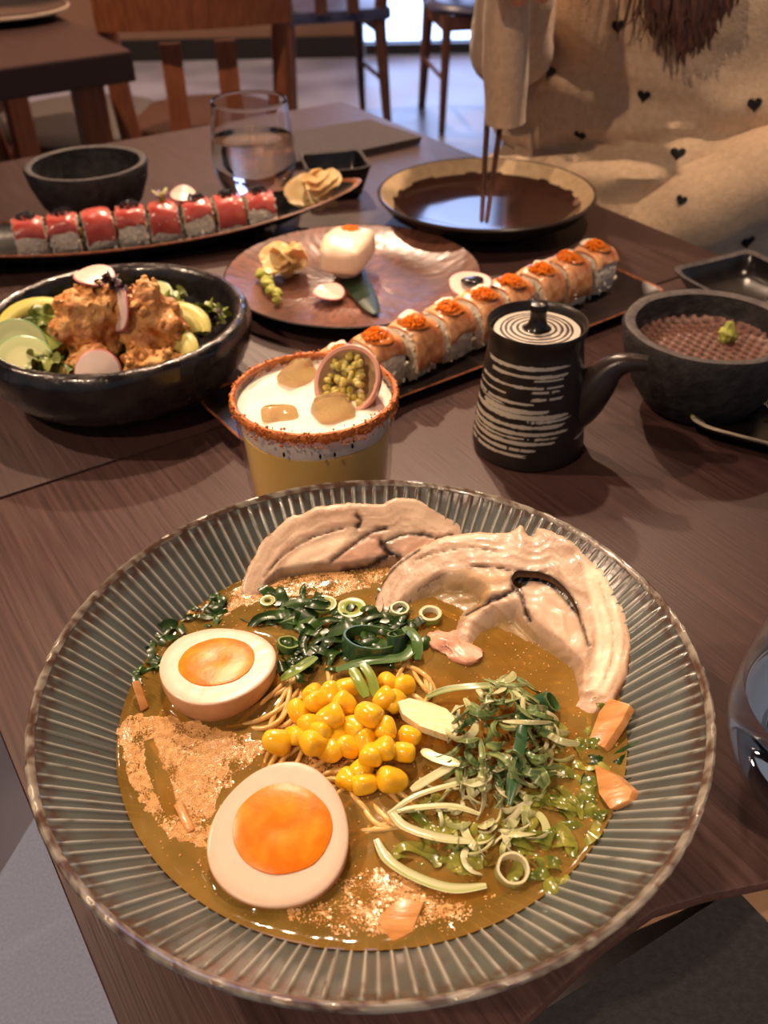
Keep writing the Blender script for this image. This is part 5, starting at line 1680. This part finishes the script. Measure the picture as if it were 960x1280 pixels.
for poly, dn in zip(foam_polys, dens):
    w = [wp(*p) for p in poly]
    xs, ys = [p[0] for p in w], [p[1] for p in w]
    area = (max(xs) - min(xs)) * (max(ys) - min(ys))
    for k in range(int(area * dn * 10.0e6)):
        x, y = rr.uniform(min(xs), max(xs)), rr.uniform(min(ys), max(ys))
        jx, jy = .003 * nz((x * 250, y * 250, 1), 1), .003 * nz((x * 250, y * 250, 7), 1)
        if not inpoly(x + jx, y + jy, w) or any(inpoly(x + jx * .4, y + jy * .4, g_) for g_ in gw) or in_egg(x, y): continue
        if nz((x * 130, y * 130, 4), 1) + rr.uniform(-.35, .35) < -.34 + (1 - dn) * .42: continue
        bubble(x, y, rr.choice((.00018, .00022, .00026, .0003, .00038)))
cell = .0005
for poly, dn in zip(foam_polys, dens):
    w = [wp(*p) for p in poly]
    xs, ys = [p[0] for p in w], [p[1] for p in w]
    ix0, ix1, iy0, iy1 = int(min(xs) / cell) - 1, int(max(xs) / cell) + 1, int(min(ys) / cell) - 1, int(max(ys) / cell) + 1
    vid, vs, fs = {}, [], []
    for ix in range(ix0, ix1):
        for iy in range(iy0, iy1):
            x, y = ix * cell, iy * cell
            jx, jy = .003 * nz((x * 250, y * 250, 1), 1), .003 * nz((x * 250, y * 250, 7), 1)
            if not inpoly(x + jx, y + jy, w) or any(inpoly(x + jx * .4, y + jy * .4, g_) for g_ in gw) or in_egg(x, y): continue
            if nz((x * 130, y * 130, 4), 1) + .75 * nz((x * 620, y * 620, 4), 1) + .3 * nz((x * 1700, y * 1700, 9), 1) < -.22 + (1 - dn) * .62: continue
            q = []
            for dx, dy in ((0, 0), (1, 0), (1, 1), (0, 1)):
                kk = (ix + dx, iy + dy)
                if kk not in vid:
                    vid[kk] = len(vs)
                    xx, yy = kk[0] * cell, kk[1] * cell
                    vs.append((xx, yy, broth_z(xx, yy) + .00006 + .00012 * abs(nz((xx * 700, yy * 700, 2), 1))))
                q.append(vid[kk])
            fs.append(tuple(q))
    if vs: mb.add(vs, fs)
for k in range(1100):
    a, q = rr.uniform(0, 2 * pi), .095 * sqrt(rr.random())
    x, y = BC.x + q * cos(a), BC.y + q * sin(a)
    if not in_egg(x, y): bubble(x, y, rr.uniform(.0002, .0005))
foam = put('broth_foam', mb, mat('golden_bubbles', srgb(188, 138, 78), srgb(214, 166, 104), scale=400, rough=.24, spec=.7, coat=.2), world=True, loc=(BC.x, BC.y, BZ))
tag(foam, 'golden foam of tiny bubbles drifting on the broth', 'foam', kind='stuff')

# noodles just breaking the surface
mb = MB()
rr = random.Random(21)
def noodle(pts, z=BZ - .0006, r=.00105):
    w = [at(x, y, z + dz) for x, y, dz in pts]
    P, R_ = curve_pts([(p, r) for p in w], 7)
    mb.tube(P, R_, 8)
for k in range(20):
    x0, y0 = rr.uniform(335, 420), rr.uniform(862, 950)
    an = rr.uniform(1.7, 2.7)
    ln = rr.uniform(28, 60)
    bend = rr.uniform(-.5, .5)
    noodle([(x0 + cos(an + bend * s) * ln * s, y0 + sin(an + bend * s) * ln * s, .0016 * sin(pi * (s + .5)) ) for s in (-1, -.5, 0, .5, 1)], BZ + rr.uniform(-.001, .0006))
for k in range(16):
    x0, y0 = rr.uniform(400, 500), rr.uniform(960, 1040)
    an = rr.uniform(-.5, .9); ln = rr.uniform(30, 60); bend = rr.uniform(-.7, .7)
    noodle([(x0 + cos(an + bend * s) * ln * s, y0 + sin(an + bend * s) * ln * s, .0012 * cos(pi * s)) for s in (-1, -.5, 0, .5, 1)], BZ - rr.uniform(.0, .0018))
for k in range(12):
    x0, y0 = rr.uniform(485, 545), rr.uniform(815, 875)
    an = rr.uniform(.5, 2.2); ln = rr.uniform(18, 34); bend = rr.uniform(-.9, .9)
    noodle([(x0 + cos(an + bend * s) * ln * s, y0 + sin(an + bend * s) * ln * s, .0014 * cos(pi * s)) for s in (-1, -.5, 0, .5, 1)], BZ - rr.uniform(-.0004, .0012))
nd = put('noodles', mb, mat('egg_noodles', srgb(204, 164, 92), srgb(220, 182, 114), scale=80, rough=.25, sss=.3, sssr=.002, coat=.3), world=True, loc=(BC.x, BC.y, BZ - .003))
tag(nd, 'pale thin noodles showing through the broth', 'noodles', kind='stuff')

# corn
M_CORN = mat('sweetcorn', srgb(238, 176, 16), srgb(250, 204, 58), scale=90, rough=.2, sss=.3, sssr=.003, coat=.4)
zc = 260 / 960
kern = [(265, 170, 1), (345, 172, 2), (425, 150, 2), (605, 125, 0), (680, 135, 0), (590, 200, 2), (275, 212, 2), (195, 250, 0), (410, 222, 3), (640, 215, 1), (340, 288, 3.4), (250, 318, 1), (455, 335, 2), (520, 272, 4), (600, 332, 2.6), (95, 395, .6), (185, 375, .6), (275, 405, 2), (345, 435, .6), (425, 415, 1), (500, 400, 1), (592, 428, 2.6), (535, 455, 2.2), (680, 445, 1.2), (710, 370, .4), (490, 522, .4), (505, 592, -.2), (630, 575, .2), (430, 575, -.8), (385, 370, 1), (315, 350, 2.2)]
first = None
rr = random.Random(6)
def kernel_mesh(seed, top=1.0):
    r2 = random.Random(seed)
    def bend(d):
        return Vector((d.x * (1 + .28 * d.y / .005), d.y, d.z * (1 + .1 * d.y / .005) + .0004 * cos(d.x * 500)))
    return MB().blob((0, 0, 0), (.0043, .0051, .0037), 20, 14, power=.72, amp=.0004, freq=200, seed=seed, bend=bend)
protos = []
KLAB = {15: 'sweetcorn kernel lying apart at the left end of the corn heap', 3: 'sweetcorn kernel right of the bright green strips, left one of the touching pair', 4: 'sweetcorn kernel at the upper right of the heap, right one of the touching pair', 27: 'large square sweetcorn kernel at the lower front of the heap, ringed by broth',
        26: 'sweetcorn kernel half sunk at the very front of the heap', 10: 'big orange sweetcorn kernel on top of the left half of the heap', 13: 'big sweetcorn kernel on top at the middle of the heap', 17: 'large pale sweetcorn kernel at the front left of the heap', 23: 'upright sweetcorn kernel at the right front of the heap', 9: 'sweetcorn kernel partly under the cream leek chunk', 24: 'sweetcorn kernel at the right end of the heap, half sunk', 7: 'split pale sweetcorn kernel at the upper left end of the heap'}
for k, (zx, zy, lv) in enumerate(kern):
    p = at(320 + zx * zc, 820 + zy * zc, BZ + .0025 + lv * .0021)
    if k < 5:
        o = put('corn_kernel', kernel_mesh(k), M_CORN, loc=p)
        tag(o, 'yellow sweetcorn kernel in the heap at the middle of the soup', 'corn', 'sweetcorn kernels in the soup')
        protos.append(o)
    else:
        o = protos[k % 5].copy(); COL.objects.link(o); o.location = p
    o.rotation_euler = (rr.uniform(-.6, .6), rr.uniform(-.6, .6), rr.uniform(0, 2 * pi))
    s = 1.12 if k in (10, 13, 17, 15, 27) else rr.uniform(.88, 1.04)
    o.scale = (s, s, s)
    if k in KLAB:
        o['label'] = KLAB[k]

# scallion rings, strips and leek
M_SCAL = mat('scallion', (1, 1, 1, 1), attr=True, rough=.25, sss=.2, sssr=.002, coat=.3)
GREEN, PALE, LIME, WHITE = (.075, .155, .04), (.40, .42, .17), (.26, .33, .06), (.66, .62, .42)
DARK = (.025, .075, .03)
def mixc(a, b, u): return tuple(a[k] * (1 - u) + b[k] * u for k in range(3))
def ring(label, px, py, r, h, c_out, c_in, tilt=(0, 0), z=None, th=.0009, ell=1.0, group=None, rz=0):
    c = at(px, py, BZ + .0008 if z is None else z)
    R = rotm(tilt[0], tilt[1], rz)
    rows, cols = [], []
    for s, hh, cc in ((1, -h, c_out), (1.0, -h * .2, c_out), (1.02, h * .7, c_out), (.99, h, mixc(c_out, c_in, .5)), (1 - th / r, h, c_in), (1 - 1.25 * th / r, h * .5, c_in), (1 - 1.2 * th / r, -h, c_in)):
        row = []
        for j in range(30):
            a = 2 * pi * j / 30
            k = 1 + .07 * nz((cos(a) * 1.5, sin(a) * 1.5, px), 1)
            row.append(R @ Vector((r * s * k * cos(a), r * s * k * sin(a) * ell, hh)))
            cols.append(cc)
        rows.append(row)
    rows.append(rows[0]); cols += cols[:30]
    return tag(put('scallion_ring', MB().grid(rows, closed_u=True, col=cols), M_SCAL, loc=c), label, 'scallion', group)
ring('pale scallion ring, left one of two on the pork edge', 500, 762, .0042, .0012, PALE, WHITE, z=BZ + .0016)
ring('pale scallion ring, right one of two on the pork edge', 538, 769, .0050, .0014, LIME, WHITE, z=BZ + .0016, th=.0014)
ring('upright green scallion ring at the bottom right of the soup', 640, 1088, .0056, .0026, PALE, WHITE, (.25, .1), z=BZ + .0015)
ring('small scallion ring beside the upper egg', 360, 806, .0048, .0016, GREEN, LIME, (-.2, .2))
ring('large dark green scallion loop right of the upper egg', 462, 806, .0118, .0040, DARK, GREEN, (-.25, .15), z=BZ + .0020, th=.0010, ell=.85)
ring('narrow dark scallion loop beside the large loop', 497, 803, .0070, .0042, DARK, GREEN, (-.2, .5), z=BZ + .0022, ell=.55, rz=1.2)
ring('faint scallion ring behind the upper egg, left one', 405, 756, .0056, .0009, LIME, PALE, z=BZ + .0004, th=.002)
ring('faint scallion ring behind the upper egg, right one', 440, 761, .0064, .0010, PALE, LIME, z=BZ + .0004, th=.003)
ring('tiny scallion ring near the left wall behind the upper egg', 335, 752, .0034, .0009, LIME, PALE, z=BZ + .0006, th=.0016)
ring('dark green scallion ring at the right of the shredded heap', 680, 880, .0052, .0040, DARK, GREEN, (.2, .9), z=BZ + .004, ell=.7)

def strip(name, label, pts, wid, th, c0, c1, group=None, twist=0.0, curl=.12, streak=True, up=None):
    w = [at(x, y, BZ + dz) for x, y, dz in pts]
    P, _ = curve_pts([(p, 1) for p in w], 7)
    n = len(P)
    wd = [wid * (.55 + .45 * min(1, 5 * k / n, 5 * (n - 1 - k) / n)) for k in range(n)]
    mb = MB().ribbon(P, wd, th, twist=twist, curl=curl, up=up, colf=lambda u, q: mixc(c0, c1, (.15, .9, .2, .8, .5, .5)[q] if streak else u))
    return tag(put(name, mb, M_SCAL, world=True, loc=P[0]), label, 'scallion', group)
strip('scallion_strip', 'straight dark green scallion strip standing in the shredded heap', [(655, 892, .014), (650, 930, .012), (642, 968, .008), (636, 1006, .003)], .0042, .0012, DARK, (.05, .13, .05), curl=.05, streak=False)
strip('scallion_strip', 'bright green scallion strip, left one standing by the corn', [(440, 836, .010), (448, 852, .010), (458, 872, .008)], .0044, .0010, LIME, (.18, .27, .04), curl=.2)
strip('scallion_strip', 'bright green scallion strip, right one standing by the corn', [(452, 830, .012), (464, 848, .011), (470, 872, .008)], .0040, .0010, (.2, .28, .05), LIME, curl=.2)
strip('scallion_strip', 'long curved scallion sliver at the bottom of the soup, lower one', [(470, 1050, .001), (485, 1076, .0015), (520, 1098, .0015), (565, 1112, .0015), (608, 1108, .001)], .0036, .0010, WHITE, LIME, curl=.25)
strip('scallion_strip', 'thin white scallion sliver arching above the bottom curve, upper edge', [(485, 1018, .003), (520, 995, .004), (570, 980, .004), (590, 978, .003)], .0022, .0010, WHITE, PALE)
strip('scallion_strip', 'thin white scallion sliver below the shredded heap, lower edge', [(487, 1014, .003), (505, 1034, .003), (545, 1048, .0035), (588, 1053, .003)], .0034, .0010, WHITE, PALE, curl=.3)
strip('scallion_strip', 'white scallion sliver running right from the folded tip', [(487, 1016, .003), (520, 1010, .003), (565, 1008, .003), (600, 1018, .002)], .0024, .0010, WHITE, PALE)
strip('scallion_strip', 'long dark scallion strip lying above the shredded heap', [(533, 872, .003), (560, 862, .005), (600, 858, .007), (640, 860, .006), (672, 878, .004)], .0034, .0011, GREEN, PALE)
strip('scallion_strip', 'lime scallion strip left of the shredded heap', [(528, 938, .005), (545, 948, .006), (575, 956, .007)], .0042, .0012, (.50, .50, .18), WHITE)
strip('scallion_strip', 'pale scallion strip pointing to the corn', [(514, 988, .002), (540, 972, .004), (570, 955, .006)], .0036, .0012, PALE, WHITE)
strip('scallion_strip', 'olive scallion stem running from the corn under the leek chunk', [(488, 872, .003), (515, 900, .004), (548, 922, .003)], .0036, .0014, (.16, .2, .04), PALE)
# white leek chunk
lp = [at(x, y, BZ + .0085) for x, y in ((497, 877), (512, 875), (540, 880), (558, 884), (570, 896), (573, 908), (560, 922), (545, 915), (525, 905), (503, 890))]
lk_ = MB()
k0 = sum(lp, Vector()) / len(lp)
lk_.prism([p + V(0, 0, .0012 * sin(i * 1.3)) for i, p in enumerate(lp)], V(0, 0, 1), .0035)
tag(put('leek_piece', lk_, mat('leek_white', srgb(218, 200, 140), srgb(236, 220, 176), scale=160, rough=.3, sss=.2, sssr=.002, stretch=(1, 6, 1), bump=.3, bscale=300), world=True, loc=k0, smooth=70), 'cream leek chunk between the corn and the shredded scallion', 'leek')
# shredded heap
rr = random.Random(31)
hc = at(640, 925, BZ)
for k in range(165):
    g_ = rr.random()
    u, a = sqrt(rr.random()), rr.uniform(0, 2 * pi)
    px, py = 625 + 60 * u * cos(a), 915 + 72 * u * sin(a)
    if k > 120: px, py = 600 + 70 * u * cos(a), 1000 + 60 * u * sin(a)
    hgt = max(0, .0165 * (1 - ((px - 622) / 66) ** 2 - ((py - 902) / 80) ** 2))
    hgt = hgt * rr.uniform(.35, 1) + .0008
    an = rr.uniform(0, pi); ln = rr.uniform(12, 40); bd = rr.uniform(-2.4, 2.4)
    pts = []
    x, y = px, py
    for s in range(5):
        pts.append((x, y, hgt + .003 * sin(pi * s / 4) * rr.uniform(-.2, 1.2) - .0016 * (s in (0, 4))))
        x += cos(an + bd * s / 4) * ln / 4 * 1.5; y += sin(an + bd * s / 4) * ln / 4 * 1.3
    if rr.random() < .74 and hgt > .003: c0, c1 = mixc(DARK, GREEN, rr.random()), mixc(GREEN, PALE, rr.uniform(.2, .9))
    else: c0, c1 = mixc(PALE, WHITE, rr.random()), mixc(LIME, WHITE, rr.random())
    strip('scallion_shred', 'thin curled scallion shred in the green and white heap', pts, rr.uniform(.0014, .0034), .0008, c0, c1, 'scallion shreds heaped in the soup', twist=rr.uniform(-2.5, 2.5))
# soft leaves at the lower right, half sunk in the broth
M_HERB = mat('wilted_green', srgb(66, 84, 26), srgb(150, 146, 62), scale=70, rough=.2, sss=.2, sssr=.002, coat=.4)
M_WAK = mat('wakame', srgb(16, 40, 14), srgb(52, 84, 28), scale=60, rough=.3, coat=.15, sss=.1, sssr=.001)
herbs = [(748, 960, .014, 'dark curly herb leaf at the right of the soup between the bamboo wedges', M_WAK), (720, 985, .015, 'wilted lime leaf at the right below the shredded heap', M_HERB), (690, 1020, .016, 'wilted green leaf at the lower right of the soup', M_HERB), (735, 1030, .012, 'small wilted leaf close to the lower right bowl wall', M_HERB), (660, 1060, .013, 'green leaf fold just above the upright scallion ring', M_HERB), (760, 1005, .010, 'tiny green leaf beside the lower bamboo wedge', M_HERB), (560, 1075, .012, 'pale green leaf inside the long curved sliver', M_HERB), (715, 940, .013, 'wilted leaf right of the straight dark scallion strip', M_HERB), (545, 1030, .010, 'bright green leaf under the white slivers', M_HERB), (775, 900, .008, 'small green leaf at the right bowl wall near the upper bamboo wedge', M_HERB), (700, 1085, .010, 'sunken leaf right of the upright scallion ring', M_HERB)]
wk = [(395, 778, .017, 'dark wakame clump right behind the upper egg'), (440, 782, .018, 'dark wakame clump at the middle of the back row'), (490, 792, .014, 'dark wakame clump under the narrow scallion loop'), (360, 770, .012, 'dark wakame clump near the back edge of the upper egg'), (205, 800, .012, 'dark wakame clump at the left bowl wall, upper one'), (188, 830, .009, 'dark wakame clump at the left bowl wall, lower one'), (270, 765, .010, 'dark wakame clump behind the upper egg by the bowl wall'), (375, 830, .010, 'dark wakame clump between the upper egg and the corn'), (420, 815, .013, 'dark wakame clump left of the large scallion loop')]
def frond_clump(name, label, c, r, seed, m, n, cat, wid, lift=.0022):
    """soft strands of seaweed lying flat in the broth, one part per frond"""
    t = thing(name, label, cat, c)
    rr = random.Random(seed)
    for k in range(n):
        a = rr.uniform(0, 2 * pi)
        x, y = rr.uniform(-.7, .7) * r, rr.uniform(-.55, .55) * r
        ln, bd = r * rr.uniform(.8, 1.7), rr.uniform(-2.2, 2.2)
        pts = []
        z0 = rr.uniform(-.0006, lift)
        for s in range(6):
            pts.append((V(x, y, z0 + .0016 * sin(s * 1.3 + k) * rr.uniform(.2, 1) - (.0012 if s in (0, 5) else 0)), 1))
            x += cos(a + bd * s / 5) * ln / 5; y += sin(a + bd * s / 5) * ln / 5
        P, _ = curve_pts(pts, 4)
        n_ = len(P)
        w0 = wid * rr.uniform(.6, 1.3)
        mb = MB().ribbon(P, [w0 * (.25 + .75 * sin(pi * (i + .5) / n_) ** .6) * (1 + .25 * nz((i * .6, k, seed), 1)) for i in range(n_)], .0005, twist=rr.uniform(-.7, .7), curl=rr.uniform(-.15, .25))
        put('frond', mb, m, t)
    return t
for k, (px, py, r, lb) in enumerate(wk):
    frond_clump('wakame', lb, at(px, py, BZ - .0004), r, 80 + k, M_WAK, 16, 'seaweed', .0052)
for k, (px, py, r, lb, m_) in enumerate(herbs):
    frond_clump('wilted_leaf', lb, at(px, py, BZ - .0012), r, 60 + k, m_, 11, 'leaf', .0050, .0022)
for k, (pts, lb) in enumerate((([(352, 850, .002), (372, 838, .005), (395, 822, .003)], 'green scallion strip lying between the upper egg and the corn, left one'), ([(420, 838, .002), (460, 828, .004), (505, 822, .003), (522, 800, .003)], 'green scallion strip curving below the large loop'), ([(505, 785, .003), (520, 800, .005), (522, 825, .002)], 'green scallion strip at the right end of the wakame'))):
    strip('scallion_strip', lb, pts, .0046, .0011, GREEN, LIME if k == 0 else GREEN, curl=.2)

# bamboo shoots
M_BAMB = mat('braised_bamboo', srgb(182, 124, 68), srgb(208, 152, 96), scale=60, rough=.28, stretch=(1, 5, 1), sss=.2, sssr=.003, coat=.3, bump=.2, bscale=160)
def bamboo(label, poly, z0, th, tiltp=None):
    w = [at(x, y, BZ + (z if True else 0)) for x, y, z in poly]
    c = sum(w, Vector()) / len(w)
    n = (w[1] - w[0]).cross(w[2] - w[0]).normalized()
    if n.z < 0: n = -n
    bm = bmesh.new()
    top = [bm.verts.new(p - c) for p in w]
    f = bm.faces.new(top)
    r_ = bmesh.ops.extrude_face_region(bm, geom=[f])
    bmesh.ops.translate(bm, vec=-n * th, verts=[e for e in r_['geom'] if isinstance(e, bmesh.types.BMVert)])
    bmesh.ops.bevel(bm, geom=list(bm.edges), offset=.0008, segments=2, profile=.6, affect='EDGES')
    bm.verts.index_update()
    mb = MB().add([v.co.copy() for v in bm.verts], [tuple(v.index for v in f_.verts) for f_ in bm.faces])
    bm.free()
    return tag(put('bamboo_shoot', mb, M_BAMB, loc=c, smooth=40), label, 'bamboo')
bamboo('tan bamboo shoot wedge at the right wall under the pork, upper one', [(735, 925, .001), (748, 890, .004), (762, 872, .007), (788, 880, .010), (778, 900, .007), (755, 935, .002)], 0, .004)
bamboo('tan bamboo shoot wedge at the right wall, lower one', [(742, 955, .002), (768, 968, .006), (790, 988, .008), (786, 1000, .007), (762, 1012, .003), (748, 992, .002)], 0, .005)
bamboo('slim bamboo shoot strip poking out left of the upper egg', [(164, 852, .008), (174, 850, .008), (186, 884, .001), (176, 890, .001)], 0, .003)
bamboo('slim bamboo shoot strip in the foam left of the lower egg', [(216, 1006, .001), (226, 1000, .002), (243, 1036, .0015), (233, 1042, .0005)], 0, .003)
bamboo('sunken bamboo shoot piece at the bottom of the soup', [(470, 1148, .0005), (500, 1120, .0015), (530, 1128, .0015), (515, 1165, .0005), (490, 1178, .0002)], 0, .003)
bamboo('sunken bamboo shoot sheet under the foam at the left', [(170, 905, -.001), (200, 900, -.0004), (300, 925, -.0004), (250, 985, -.0008), (205, 960, -.001)], 0, .002)
